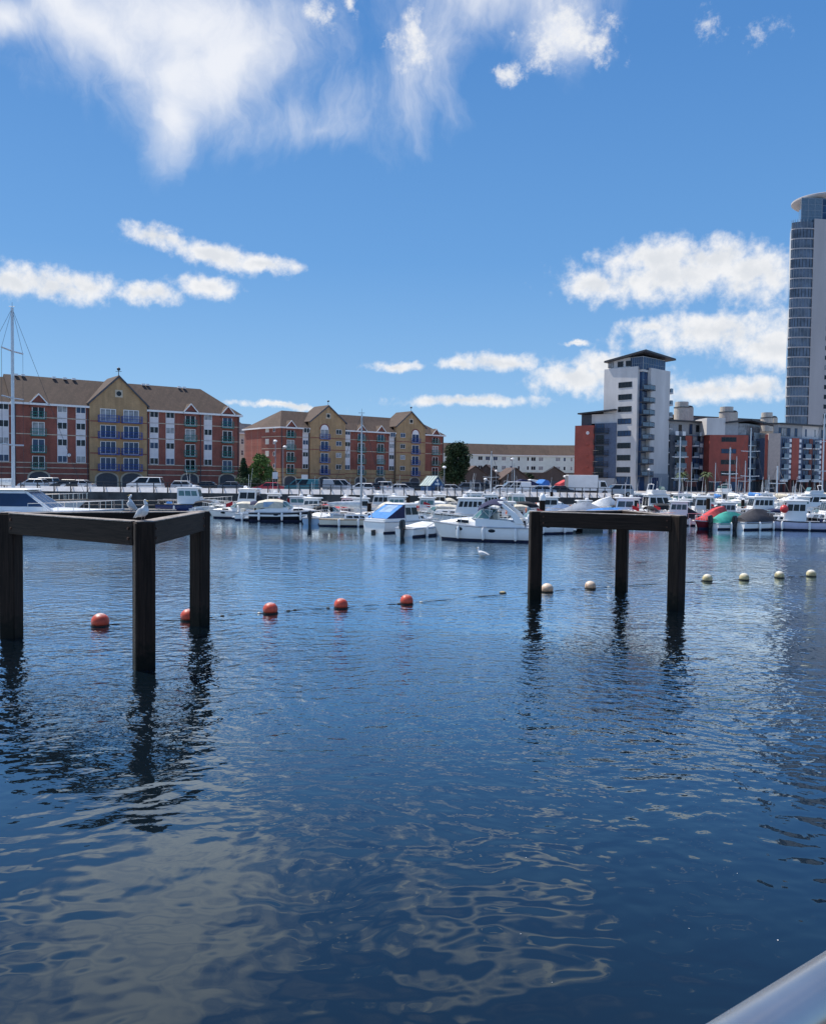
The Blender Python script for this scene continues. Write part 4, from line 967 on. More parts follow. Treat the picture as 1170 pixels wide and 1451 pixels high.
def house(root, x0, x1, xt0, xt1, w0, w1, z0, z1, m, wf=None, name='cabin', side=(), front=0, back=0, gm=None, bevel=.06, roof=None, over=.15, wz=(.38, .82)):
    """tapered cabin; side = list of (start, end) window spans along the side, front = number of windscreen panes"""
    wf = wf or w0; gm = gm or glass
    bq = [(x0, -w0 / 2, z0), (x1, -wf / 2, z0), (x1, wf / 2, z0), (x0, w0 / 2, z0)]
    k = w1 / w0
    tq = [(xt0, -w1 / 2, z1), (xt1, -wf * k / 2, z1), (xt1, wf * k / 2, z1), (xt0, w1 / 2, z1)]
    mb = MB(); mb.hexa(bq, tq); c = mb.build(name, m, root, bevel=bevel, seg=2, smooth=True)
    def face(a, b_, c_, d_, s, t):          # bilinear on the quad a b (bottom) c d (top, over b and a)
        a, b_, c_, d_ = map(Vector, (a, b_, c_, d_)); return (a.lerp(b_, s)).lerp(d_.lerp(c_, s), t)
    def pane(q4, s0, s1, t0, t1, nm='window'):
        p = [face(*q4, s, t) for s, t in ((s0, t0), (s1, t0), (s1, t1), (s0, t1))]
        n = (p[1] - p[0]).cross(p[3] - p[0]).normalized()
        w_ = MB(); w_.slab([v - n * .02 for v in p], n, .032); w_.build(nm, gm, c)
    for s_ in (0, 1):
        q4 = (bq[0], bq[1], tq[1], tq[0]) if s_ == 0 else (bq[2], bq[3], tq[3], tq[2])
        for a, b_ in side:
            if s_: a, b_ = 1 - b_, 1 - a
            pane(q4, a, b_, *wz)
    for i in range(front): pane((bq[1], bq[2], tq[2], tq[1]), .06 + .88 * i / front + .015, .06 + .88 * (i + 1) / front - .015, wz[0] - .05, wz[1] + .06, 'windscreen')
    for i in range(back): pane((bq[3], bq[0], tq[0], tq[3]), .08 + .84 * i / back + .02, .08 + .84 * (i + 1) / back - .02, .25, .85)
    if roof:
        r = MB(); r.hexa([(xt0 - over, -w1 / 2 - over * .6, z1 - .01), (xt1 + over, -wf * k / 2 - over * .5, z1 - .01), (xt1 + over, wf * k / 2 + over * .5, z1 - .01), (xt0 - over, w1 / 2 + over * .6, z1 - .01)],
                         [(xt0 - over + .1, -w1 / 2 - over * .3, z1 + .11), (xt1 + over * .4, -wf * k / 2, z1 + .11), (xt1 + over * .4, wf * k / 2, z1 + .11), (xt0 - over + .1, w1 / 2 + over * .3, z1 + .11)])
        r.build('roof', roof, c, bevel=.04, seg=2, smooth=True)
    return c
def bow_rail(root, sh, x0, h=.5, m=None):
    m = m or steel; pts = []
    xs = [sh[-1][0] - .12 - (sh[-1][0] - .12 - x0) * i / 6 for i in range(7)]
    L_ = [(x, sheer_at(sh, x)[0] * .93, sheer_at(sh, x)[1]) for x in xs]
    loop = [(x, y, z + h) for x, y, z in L_[::-1]] + [(sh[-1][0], 0, sh[-1][2] + h)] + [(x, -y, z + h) for x, y, z in L_]
    mb = MB(); mb.path([loop[0]] + loop + [loop[-1]], .022, 5)
    for x, y, z in L_:
        for s_ in (1, -1): mb.path([(x, y * s_, z - .06), (x, y * s_, z + h)], .018, 4)
    return mb.build('guard_rail', m, root)
def tarp(root, sh, x0, x1, hts, m, z_add=.05, over=.05, name='cover', cz=None):
    rings = []; n = len(hts)
    for i, h in enumerate(hts):
        x = x0 + (x1 - x0) * i / (n - 1); b, z = sheer_at(sh, x); b += over; z0 = (cz if cz is not None else z) + z_add
        sag = -.05 * (i % 2)
        rings.append([(x, b, z0 - .18), (x, b * .98, z0), (x, b * .62, z0 + h * .52 + sag), (x, b * .22, z0 + h * .97), (x, -b * .22, z0 + h * .97), (x, -b * .62, z0 + h * .52 + sag), (x, -b * .98, z0), (x, -b, z0 - .18)])
    mb = MB(); mb.loft(rings, closed=True); return mb.build(name, m, root, smooth=True)
def bimini(root, x0, x1, w, z0, z1, m, frames=3, drop=0., front=.0):
    rings = []
    for i in range(7):
        t = i / 6; x = x0 + (x1 - x0) * t; z = z1 + .12 * math.sin(t * math.pi) - front * t * t
        rings.append([(x, w / 2 * c, z - (1 - math.cos(a)) * .0 - .28 * (abs(c) ** 3)) for c, a in [(math.cos(math.pi * j / 8), 0) for j in range(9)]] +
                     [(x, w / 2 * c * .98, z - .04 - .28 * (abs(c) ** 3)) for c in [math.cos(math.pi * j / 8) for j in range(8, -1, -1)]])
    mb = MB(); mb.loft(rings); o = mb.build('canopy', m, root, smooth=True)
    fr = MB()
    for i in range(frames):
        t = i / max(1, frames - 1); x = x0 + (x1 - x0) * t; xm = (x0 + x1) / 2
        for s_ in (1, -1): fr.path([(xm, s_ * w * .48, z0), (x, s_ * w * .49, z1 - .27)], .02, 5)
    fr.build('canopy_frame', steel, o); return o
def outboard(root, x, y=0., s=1., m=None):
    mb = MB(); mb.hexa([(x - .5 * s, y - .17 * s, .55 * s), (x - .04, y - .2 * s, .55 * s), (x - .04, y + .2 * s, .55 * s), (x - .5 * s, y + .17 * s, .55 * s)],
                       [(x - .46 * s, y - .13 * s, 1.12 * s), (x - .1, y - .16 * s, 1.2 * s), (x - .1, y + .16 * s, 1.2 * s), (x - .46 * s, y + .13 * s, 1.12 * s)])
    o = mb.build('outboard_motor', m or gel_black, root, bevel=.06, seg=2, smooth=True)
    l = MB(); l.hexa([(x - .42 * s, y - .05, -.35), (x - .16 * s, y - .06, -.35), (x - .16 * s, y + .06, -.35), (x - .42 * s, y + .05, -.35)], [(x - .40 * s, y - .08, .56 * s), (x - .05, y - .09, .56 * s), (x - .05, y + .09, .56 * s), (x - .40 * s, y + .08, .56 * s)])
    l.build('motor_leg', gel_black, o); return o
def fenders(root, sh, xs, m=None, side=(1, -1), z=None):
    for x in xs:
        b, zz = sheer_at(sh, x)
        for s_ in side:
            mb = MB(); mb.lathe([(.02, -.36), (.09, -.30), (.11, -.2), (.11, .2), (.09, .3), (.02, .36)], n=10)
            mb.path([(0, 0, .34), (0, -s_ * .05, zz - (zz * .5) + .02)], .012, 4)
            mb.build('fender', m or gel_white, root, (x, s_ * (b * .97 + .10), zz * .5), smooth=True)
def mast(root, x, z0, h, boom=0., cover=None, spread=1, r=.075, fore=None, aft=None, shroud=1.2, m=None):
    m = m or alu
    mb = MB(); mb.path([(x, 0, z0), (x, 0, z0 + h * .5), (x, 0, z0 + h)], r, 8, r2=r * .8); o = mb.build('mast', m, root, smooth=True)
    top = (x, 0, z0 + h - .05)
    mb = MB(); mb.path([(x, 0, z0 + h), (x, 0, z0 + h + .5)], .015, 4); mb.path([(x - .3, 0, z0 + h + .12), (x + .25, 0, z0 + h + .12)], .02, 4); mb.build('masthead_gear', dark_steel, o)
    for i in range(spread):
        zz = z0 + h * (i + 1) / (spread + 1) * 1.02
        sp = MB(); sp.path([(x, -shroud * .9, zz + .06), (x, 0, zz), (x, shroud * .9, zz + .06)], r * .45, 5); sp.build('spreader', m, o)
    rg = MB(); rr = .016
    if fore: rg.path([top, fore], rr, 4)
    if aft: rg.path([top, aft], rr, 4)
    for s_ in (1, -1):
        pts = [top]
        for i in range(spread, 0, -1): pts.append((x, s_ * shroud * .9, z0 + h * i / (spread + 1) * 1.02 + .06))
        pts.append((x, s_ * shroud, z0 - .3)); rg.path(pts, rr, 4)
    rg.build('rigging', dark_steel, o)
    if boom:
        b = MB(); zb = z0 + .75; b.path([(x - .05, 0, zb), (x - boom, 0, zb + .05)], .06, 6); bo = b.build('boom', m, root)
        if cover:
            c = MB(); c.loft([[(x - .08 - (boom - .3) * t, .17 * f * math.cos(a), zb + .12 + .05 * t + (.26 * f) * math.sin(a) + .06) for a in [2 * math.pi * j / 10 for j in range(10)]] for t, f in ((0, 1.35), (.1, 1.3), (.4, 1.05), (.75, .8), (1, .35))])
            c.build('sail_cover', cover, bo, smooth=True)
    return o
def boat(px, wy, hd, label, cat='boat', name='moored_boat', group='boats moored in the marina', pos=None):
    p = Vector(pos) if pos else onz(px, wy, 0)
    o = tag(empty(name, (p.x, p.y, 0), R(hd)), label, cat, group)
    o.scale = (1.05, 1.05, 1.1) if name == 'moored_boat' else (1, 1, 1)
    return o

def express(px, wy, hd, L, label, hm=None, canopy=f_navy, arch=True, open_canopy=True, stripe=None, pos=None, cover=None, fend=True):
    """sports cruiser: long foredeck, raked windscreen, optional radar arch and canopy"""
    r = boat(px, wy, hd, label, pos=pos); hm = hm or gel_white
    B_ = L * .33; F = L * .115
    sh = hull(r, L, B_, F, hm, sheer=.32, rake=.10, rub=gel_grey, stripe=stripe)
    # foredeck moulding: loft rising to the windscreen
    rings = []
    for i in range(9):
        t = i / 8; x = L * .44 - t * L * .43; b, z = sheer_at(sh, x); w = b * (.55 + .27 * t); h = .04 + L * .062 * math.sin(t * math.pi / 2)
        rings.append([(x, w * math.cos(a), z - .08 + h * 1.1 * math.sin(a) ** .8 + .0) for a in [math.pi * j / 10 for j in range(11)]])
    mb = MB(); mb.loft(rings); fd_ = mb.build('foredeck', gel_white, r, smooth=True)
    zt = sheer_at(sh, 0)[1] + L * .055; wb = sheer_at(sh, 0)[0]
    for s_ in (1, -1):
        q = MB(); x0, x1 = L * .10, L * .24; b0 = sheer_at(sh, x0); b1 = sheer_at(sh, x1)
        q.slab([(x0, s_ * b0[0] * .80, b0[1] + L * .012), (x1, s_ * b1[0] * .70, b1[1] + L * .012), (x1 - .15, s_ * b1[0] * .64, b1[1] + L * .032), (x0, s_ * b0[0] * .76, b0[1] + L * .036)], (0, s_, .3), .03); q.build('cabin_window', glass, fd_)
    # cockpit coaming
    rings = []
    for i in range(7):
        t = i / 6; x = L * .03 - t * L * .47; b, z = sheer_at(sh, x); h = L * .058 * (1 - t ** 3 * .75)
        rings.append([(x, b * .98, z - .1), (x, b * .93, z + h), (x, b * .80, z + h), (x, b * .76, z - .1)])
    for s_ in (1, -1):
        mb = MB(); mb.loft([[(x, y * s_, z) for x, y, z in rg] for rg in rings]); mb.build('coaming', gel_white, r, smooth=True)
    # windscreen
    ws_h = L * .075; a_ = wb * .82
    base = [(-L * .10, a_ * 1.02, zt), (L * .02, a_ * .96, zt), (L * .085, a_ * .55, zt), (L * .10, 0, zt + .02), (L * .085, -a_ * .55, zt), (L * .02, -a_ * .96, zt), (-L * .10, -a_ * 1.02, zt)]
    topp = [(-L * .13, a_ * .96, zt + ws_h * .9), (-L * .06, a_ * .86, zt + ws_h), (-L * .01, a_ * .48, zt + ws_h), (0, 0, zt + ws_h), (-L * .01, -a_ * .48, zt + ws_h), (-L * .06, -a_ * .86, zt + ws_h), (-L * .13, -a_ * .96, zt + ws_h * .9)]
    fr = MB(); fr.path(topp, .03, 5); fr.path(base, .03, 5)
    for a2, b2 in zip(base, topp): fr.path([a2, b2], .022, 5)
    wo_ = fr.build('windscreen_frame', alu, r)
    for i in range(6):
        g = MB(); n = (Vector(base[i + 1]) - Vector(base[i])).cross(Vector(topp[i]) - Vector(base[i])); g.slab([base[i], base[i + 1], topp[i + 1], topp[i]], n, .01); g.build('pane', screen_glass, wo_)
    for k_ in (0,):
        st = MB(); z = sheer_at(sh, -L * .2)[1]; st.box(-L * .16, -L * .10, -.55 * wb, -.05, z, z + .75); st.box(-L * .40, -L * .33, -.6 * wb, .6 * wb, z - .05, z + .45); st.build('seats', gel_cream, r, bevel=.05)
    if arch:
        za = zt + L * .13; mb = MB()
        for s_ in (1, -1):
            b = sheer_at(sh, -L * .35)[0] * .93
            pts = [(-L * .40, s_ * b, zt - .25), (-L * .32, s_ * b * .96, zt + L * .055), (-L * .20, s_ * b * .84, za)]
            mb.loft([[(x + w_, y - .05, z), (x - w_, y - .05, z), (x - w_, y + .05, z), (x + w_, y + .05, z)] for (x, y, z), w_ in zip(pts, (.30, .22, .2))])
        b = sheer_at(sh, -L * .35)[0] * .93
        mb.hexa([(-L * .2 - .24, -b * .86, za - .05), (-L * .2 + .2, -b * .86, za - .05), (-L * .2 + .2, b * .86, za - .05), (-L * .2 - .24, b * .86, za - .05)], [(-L * .2 - .2, -b * .8, za + .08), (-L * .2 + .2, -b * .8, za + .08), (-L * .2 + .2, b * .8, za + .08), (-L * .2 - .2, b * .8, za + .08)])
        ao = mb.build('radar_arch', gel_white, r, bevel=.03)
        mb = MB(); mb.ell((-L * .21, .2, za + .2), .22, .22, .12, 10, 6); mb.build('radar_dome', gel_white, ao, smooth=True)
        mb = MB(); mb.path([(-L * .21, -.4, za + .05), (-L * .24, -.42, za + 1.6)], .014, 4); mb.build('aerial', gel_white, ao)
    if canopy:
        zc = zt + ws_h + L * .055
        if open_canopy: bimini(r, -L * .22, L * .01, wb * 1.75, zt + .1, zc + .12, canopy, front=.3)
        else:
            rings = []
            for t, hh in ((0, .16), (.15, .75), (.5, 1.), (.8, 1.), (1, .86)):
                x = -L * .44 + t * L * .40; b, z = sheer_at(sh, x); z += L * .05; top = zt + ws_h + L * .03; h = (top - z) * hh
                rings.append([(x, b * .95, z), (x, b * .86, z + h * .75), (x, b * .5, z + h * .97), (x, 0, z + h * 1.02), (x, -b * .5, z + h * .97), (x, -b * .86, z + h * .75), (x, -b * .95, z)])
            mb = MB(); mb.loft(rings); co = mb.build('canopy', canopy, r, smooth=True)
            if cover:
                for s_ in (1, -1):
                    x0, x1 = -L * .30, -L * .16; b, z = sheer_at(sh, x0); top = zt + ws_h
                    q = MB(); q.slab([(x0, s_ * (b * .93), z + L * .065), (x1, s_ * b * .93, z + L * .065), (x1, s_ * b * .885, z + L * .065 + .45), (x0, s_ * b * .885, z + L * .065 + .45)], (0, s_, .1), .03); q.build('canopy_window', cover, co)
    mb = MB(); b, z = sheer_at(sh, -L / 2); mb.box(-L / 2 - L * .055, -L / 2 + .02, -b * .9, b * .9, .22, .34); mb.build('bathing_platform', gel_white, r, bevel=.03)
    bow_rail(r, sh, L * .02, .5); clutter(r, sh, L, CR)
    if fend: fenders(r, sh, (-L * .36, -L * .05, L * .2))
    for s_ in (1, -1):
        for x in (L * .19, -L * .13):
            b, z = sheer_at(sh, x); mb = MB(); mb.ell((0, 0, 0), .26, .05, .10, 12, 6); mb.build('porthole', glass, r, (x, s_ * (b * .985), z * .72), smooth=True)
    return r
ring_m = mat('life_ring_orange', (.70, .14, .03), .5, var=.1); ensign = mat('red_ensign', (.50, .02, .03), .8, var=.1)
def clutter(r, sh, L, rnd):
    k = rnd.random()
    x = -L * .47; b, z = sheer_at(sh, x)
    if k < .6:
        o_ = ring_m if rnd.random() < .4 else gel_white; mb = MB(); mb.path([(0, .26 * math.cos(a), .26 * math.sin(a)) for a in [2 * math.pi * i / 14 for i in range(15)]], .06, 7); mb.build('life_ring', o_, r, (x, b * .6, z + .42), smooth=True)
    if rnd.random() < .16:
        mb = MB(); mb.path([(0, 0, 0), (-.35, 0, 1.15)], .014, 5); f_ = mb.build('flagstaff', steel, r, (-L * .485, 0, z - .05))
        q = MB(); q.loft([[(-.36 - .16 * i, .03 * math.sin(i * 1.7), 1.12 - .06 * i + dz) for dz in (0, -.34)] for i in range(5)], cap=False, closed=False); q.build('flag', ensign, f_)
    for i in range(rnd.randint(1, 3)):
        m_ = rnd.choice((f_navy, f_black, f_cream, rubber, teak, f_blue, gel_grey)); w_ = rnd.uniform(.25, .6)
        MB().box(-w_ / 2, w_ / 2, -w_ * .4, w_ * .4, 0, rnd.uniform(.2, .5)).build('deck_locker', m_, r, (rnd.uniform(-.44, -.28) * L, rnd.uniform(-.5, .5) * b, z - .04), bevel=.05)
    mb = MB()
    for s_ in (1, -1):
        b2, z2 = sheer_at(sh, L * .44); mb.path([(L * .44, s_ * b2 * .9, z2), (L * .44 + .5, s_ * (b2 + .7), z2 * .55 + .15), (L * .44 + .8, s_ * (b2 + 1.3), .5)], .02, 4)
    mb.build('mooring_line', gel_cream, r)
CR = random.Random(5)
boat_glass = mat('boat_glass', (.05, .065, .08), .07, var=.4, scale=1.5, spec=.6)
screen_glass = mat('tinted_screen', (.10, .20, .20), .06, var=.2, spec=.6)

def wheelhouse(px, wy, hd, L, label, hm=None, roof=None, n=3, aft=False, motor=False, rail=True, tall=1.35, canopy=None, gm=None, cab=None, rubm=None, pos=None):
    """fishing style boat: low fore cabin, upright wheelhouse with window row, open aft deck"""
    r = boat(px, wy, hd, label, pos=pos); hm = hm or gel_white; cab = cab or gel_white
    B_ = L * .36; F = L * .12
    sh = hull(r, L, B_, F, hm, sheer=.35, rake=.10, rub=rubm or rubber, transom=.88)
    z0 = sheer_at(sh, 0)[1] - .05; w = B_ * .74
    house(r, L * .02, L * .34, L * .02, L * .28, w, w * .86, z0, z0 + .48, cab, wf=w * .55, name='fore_cabin', side=((.2, .42), (.52, .72)), wz=(.3, .75))
    x0 = -L * .22 if not aft else -L * .34
    sp = [(.06 + .88 * i / n + .02, .06 + .88 * (i + 1) / n - .02) for i in range(n)]
    c = house(r, x0, L * .10, x0 - .03, L * .045, w, w * .88, z0 + .02, z0 + .3 + tall, cab, name='wheelhouse', side=sp, front=3, back=2, roof=roof or cab, over=.22, wz=(.52, .84), gm=gm or CR.choice((glass, glass, screen_glass, boat_glass)))
    zr = z0 + .45 + tall
    mb = MB(); mb.path([(L * -.08, .2, zr - .1), (L * -.08, .2, zr + 1.3)], .018, 5); mb.path([(L * -.08, -.3, zr - .1), (L * -.12, -.32, zr + 1.9)], .012, 4); mb.build('aerial', gel_white, c)
    mb = MB(); mb.lathe([(.05, -.12), (.2, -.06), (.2, .1), (.12, .16), (.02, .17)], (L * -.02, 0, zr + .02), 12); mb.build('radar_dome', gel_white, c, smooth=True)
    zc = sheer_at(sh, -L * .35)[1]
    mb = MB()
    for s_ in (1, -1):
        mb.path([(x, s_ * sheer_at(sh, x)[0] * .93, sheer_at(sh, x)[1] + .42) for x in (-L * .47, -L * .4, -L * .3, x0)], .02, 5)
        for x in (-L * .47, -L * .36, x0 - .05): mb.path([(x, s_ * sheer_at(sh, x)[0] * .93, sheer_at(sh, x)[1] - .1), (x, s_ * sheer_at(sh, x)[0] * .93, sheer_at(sh, x)[1] + .42)], .016, 4)
    mb.build('stern_rail', steel, r)
    if canopy: tarp(r, sh, -L * .48, x0 + .05, (.12, .42, tall * .62, tall * .85), canopy, over=-.08, name='aft_canopy')
    if rail: bow_rail(r, sh, L * .08, .55)
    if motor: outboard(r, -L / 2, 0, 1.05)
    fenders(r, sh, (-L * .25, L * .12)); clutter(r, sh, L, CR)
    return r

def covered(px, wy, hd, L, label, tm, hm=None, motor=True, hts=(.25, .55, .8, .7, .35, .1), span=(-.46, .34), mcol=None, screen=False, pos=None):
    """small boat under a fitted cover"""
    r = boat(px, wy, hd, label, pos=pos); hm = hm or gel_white
    B_ = L * .37; F = L * .12
    sh = hull(r, L, B_, F, hm, sheer=.3, rake=.10, rub=gel_grey, transom=.9)
    tarp(r, sh, span[0] * L, span[1] * L, hts, tm)
    if screen:
        z = sheer_at(sh, 0)[1]; house(r, -.1 * L, .12 * L, -.16 * L, -.02 * L, B_ * .7, B_ * .5, z, z + .75, clearpvc, name='windscreen', bevel=.03)
    if motor: outboard(r, -L / 2, 0, 1.0, mcol)
    bow_rail(r, sh, L * .2, .4)
    fenders(r, sh, (-L * .2, L * .1)); clutter(r, sh, L, CR) if L > 5 else None
    return r

def yacht(px, wy, hd, L, label, mh, hm=None, cover=None, hood=None, spread=1, stripe=None, mr=.085, pos=None, boom=None):
    """sailing yacht with coachroof, mast, boom and rigging"""
    r = boat(px, wy, hd, label, 'sailing boat', 'sailing_yacht', pos=pos); hm = hm or gel_white
    B_ = L * .31; F = L * .10
    sh = hull(r, L, B_, F, hm, sheer=.22, rake=.13, transom=.62, rub=teak, stripe=stripe, fine=1.9)
    z0 = sheer_at(sh, 0)[1] - .06; w = B_ * .62
    c = house(r, -L * .16, L * .24, -L * .15, L * .17, w, w * .8, z0, z0 + L * .05 + .1, gel_white, wf=w * .5, name='coachroof', side=((.10, .34), (.38, .58), (.64, .80)), wz=(.3, .78), front=0)
    zt = z0 + L * .05 + .08
    mast(r, L * .08, zt, mh, boom=boom or L * .36, cover=cover or f_white, spread=spread, r=mr, fore=(L * .49, 0, sh[-1][2] + .05), aft=(-L * .49, 0, sh[0][2] + .05), shroud=B_ * .44)
    if hood:
        rings = [[(x, w * .46 * math.cos(a) * s_, zt - .05 + (h) * math.sin(a)) for a in [math.pi * j / 8 for j in range(9)]] for x, s_, h in ((-L * .12, .9, .15), (-L * .16, 1., .75), (-L * .22, 1.02, .8))]
        mb = MB(); mb.loft(rings); mb.build('spray_hood', hood, r, smooth=True)
    mb = MB(); mb.path([(-L * .36, 0, z0 + .2), (-L * .36, 0, z0 + .75)], .05, 6)
    mb.path([(-L * .37, .42 * math.cos(a), z0 + .75 + .42 * math.sin(a)) for a in [2 * math.pi * i / 16 for i in range(17)]], .018, 5); mb.build('steering_wheel', steel, r)
    bow_rail(r, sh, L * .3, .55)
    mb = MB()
    for s_ in (1, -1):
        pts = [(x, s_ * sheer_at(sh, x)[0] * .95, sheer_at(sh, x)[1] + .55) for x in (-L * .48, -L * .3, -L * .1, L * .1, L * .3)]
        mb.path(pts, .012, 4)
        for x, y, z in pts: mb.path([(x, y, z - .6), (x, y, z)], .014, 4)
    mb.build('guard_wires', steel, r)
    fenders(r, sh, (-L * .22, L * .05))
    return r

def flybridge(px, wy, hd, L, label, hm=None, pos=None, gm=None):
    """two level motor cruiser"""
    r = boat(px, wy, hd, label, 'motor cruiser', 'motor_cruiser', pos=pos); hm = hm or gel_white
    B_ = L * .33; F = L * .125
    sh = hull(r, L, B_, F, hm, sheer=.3, rake=.1, rub=gel_grey, transom=.9)
    z0 = sheer_at(sh, 0)[1] - .05; w = B_ * .78
    house(r, L * .12, L * .38, L * .12, L * .28, w * .9, w * .7, z0, z0 + .5, gel_white, wf=w * .5, name='fore_cabin', side=((.15, .6),), wz=(.3, .7))
    c = house(r, -L * .30, L * .20, -L * .28, L * .06, w, w * .86, z0 + .01, z0 + 1.75, gel_white, wf=w * .9, name='saloon', side=((.06, .30), (.34, .58), (.62, .84)), front=3, back=2, roof=gel_white, over=.25, wz=(.42, .82), gm=gm)
    z1 = z0 + 1.8
    house(r, -L * .22, L * .02, -L * .23, -L * .02, w * .8, w * .86, z1, z1 + .55, gel_white, name='flybridge', front=0)
    g = MB(); g.slab([(L * .0, -w * .36, z1 + .5), (L * .0, w * .36, z1 + .5), (-L * .03, w * .36, z1 + .95), (-L * .03, -w * .36, z1 + .95)], (1, 0, .2), .02); g.build('windscreen', screen_glass, r)
    mb = MB()
    for s_ in (1, -1): mb.path([(-L * .24, s_ * w * .38, z1), (-L * .20, s_ * w * .36, z1 + 1.2), (-L * .20, 0, z1 + 1.25)], .05, 6)
    mb.path([(-L * .2, 0, z1 + 1.2), (-L * .2, 0, z1 + 2.0)], .02, 5); mb.build('radar_arch', gel_white, r)
    bow_rail(r, sh, L * .0, .6); fenders(r, sh, (-L * .3, 0, L * .2))
    return r
# ---------------------------------------------------------------- the fleet
# large motor yacht at the left, bow to the right
r = boat(0, 0, 0, 'large white motor yacht with dark window band at the left border', 'motor yacht', 'motor_yacht', pos=(-28.6, 60, 0))
sh = hull(r, 15.2, 4.3, 1.45, gel_white, sheer=.28, rake=.09, transom=.88, rub=gel_grey)
rings = []
for i in range(9):
    t = i / 8; x = 6.7 - t * 7.0; b, z = sheer_at(sh, x); rings.append([(x, b * (.5 + .3 * t) * math.cos(a), z - .08 + (.04 + .42 * math.sin(t * math.pi / 2)) * math.sin(a) ** .8) for a in [math.pi * j / 10 for j in range(11)]])
mb = MB(); mb.loft(rings); mb.build('foredeck', gel_white, r, smooth=True)
c = house(r, -6.6, 3.2, -6.0, .9, 3.5, 2.9, 1.55, 3.15, gel_white, wf=2.8, name='saloon', side=((.03, .28), (.30, .55), (.57, .97)), front=3, roof=gel_white, over=.35, wz=(.26, .84), gm=blue_glass, bevel=.12)
mb = MB(); mb.path([(-4, -1.2, 3.2), (-3, -1.1, 4.0), (-3, 1.1, 4.0), (-4, 1.2, 3.2)], .09, 6); mb.build('radar_arch', gel_white, c)
bow_rail(r, sh, 1.5, .62); fenders(r, sh, (-4, 0, 3.4))
mb = MB(); mb.box(-8.3, -7.55, -1.9, 1.9, .3, .45); mb.build('bathing_platform', teak, r)
for x in (3.6, 1.2):
    for s_ in (1, -1):
        b, z = sheer_at(sh, x); mb = MB(); mb.ell((0, 0, 0), .45, .05, .12, 12, 6); mb.build('porthole', glass, r, (x, s_ * b * .985, z * .72), smooth=True)
yacht(0, 0, 0, 'tall masted sailing yacht behind the large motor yacht at the left border', 17.9, hm=gel_white, pos=(-38.6, 77, 0), spread=3, mr=.17, L=16.6) if False else None
def Y(px, wy, hd, L, label, top, **k):
    p = Vector(k['pos']) if 'pos' in k else onz(px, wy, 0)
    mx = p + Vector((math.cos(R(hd)), math.sin(R(hd)), 0)) * (.08 * L)
    # height of the view ray through the mast top pixel at the mast
    d = ray(px, top); z = EYE + d.z / d.y * mx.y
    F = L * .10; zt = F + L * .05 + .1
    return yacht(px, wy, hd, L, label, z - zt - .5, **k)
Y(13, 735, 0, 16.6, 'tall masted sailing yacht behind the large motor yacht at the left border', 428, pos=(-38.6, 77, 0), spread=3, mr=.17, boom=5.5)

# front rows, left to right
wheelhouse(277, 727.5, 4, 8.0, 'navy hulled pilot boat with white wheelhouse under the quay wall, right of the gulls', hm=gel_navy, n=3)
covered(322, 729.5, 175, 5.5, 'low white boat with pale cover between the navy pilot boat and the black canopied boat', f_white, motor=False, hts=(.1, .35, .45, .35, .2, .05))
wheelhouse(346, 732, 176, 6.4, 'upright white wheelhouse boat with black aft canopy, below the red car', canopy=f_black, n=2, tall=1.6, hm=gel_grey)
express(406, 738, 4, 6.8, 'black hulled cabin cruiser with white stripe and pale canopy below the teal van', hm=gel_black, canopy=f_cream, arch=False, open_canopy=False, stripe=gel_white, cover=clearpvc)
wheelhouse(428, 730, 2, 5.6, 'small white cabin boat with maroon trim behind the black hulled cruiser', n=2, tall=.9, rubm=gel_maroon)
covered(452, 741.5, 78, 4.6, 'pale blue boat seen stern on beside the cream sailing boat', f_white, hm=gel_blue, hts=(.1, .2, .3, .3, .2, .05))
Y(503, 745.5, 2, 6.3, 'cream sailing boat with white sail cover and one tall mast in mid marina', 578, hm=gel_cream, spread=1, mr=.085, boom=3.2)
covered(472, 731, 10, 5.2, 'small white boat with a bright red cover below the grey van', f_red, hts=(.15, .4, .5, .4, .2, .05), motor=False)
wheelhouse(534, 731, 176, 5.8, 'thick flat roofed white boat directly behind the mast of the cream sailing boat', n=3, tall=1.2)
wheelhouse(556, 736.5, 174, 5.6, 'white boat with an upswept hardtop left of the blue canvas cruiser', n=3, tall=1.2, rubm=teak)
r = boat(573, 752.5, 47, 'white cruiser with a bright blue canvas aft canopy seen from its stern')
r.scale = (.97, .97, .92)
L = 7.2; sh = hull(r, L, 2.7, .95, gel_white, sheer=.3, rake=.1, rub=gel_grey, transom=.92)
z0 = .95; house(r, L * .02, L * .36, L * .02, L * .28, 1.9, 1.6, z0, z0 + .5, gel_white, wf=1.2, name='fore_cabin', side=((.2, .42), (.52, .72)), wz=(.3, .75))
c = house(r, -L * .14, L * .10, -L * .15, L * .05, 2.2, 2.0, z0, z0 + 1.45, gel_white, name='wheelhouse', side=((.05, .45), (.5, .95)), front=3, roof=gel_white, over=.3)
zr = z0 + 1.42; zs = z0 + .28
q0 = [(-L * .46, -1.16, zs), (-L * .46, 1.16, zs), (-L * .17, 1.05, zr), (-L * .17, -1.05, zr)]
mb = MB(); mb.slab(q0, (-.5, 0, 1), .03); ct = mb.build('canopy_lit_top', f_sky, r)  # lighter blue paints the sunlit slope of the same canvas
def cq(s, t): return (Vector(q0[0]).lerp(Vector(q0[1]), s)).lerp(Vector(q0[3]).lerp(Vector(q0[2]), s), t)
mb = MB(); mb.slab([cq(.2, .42), cq(.8, .42), cq(.8, .92), cq(.2, .92)], (-.5, 0, 1), .05); mb.build('canopy_window', clearpvc, ct)
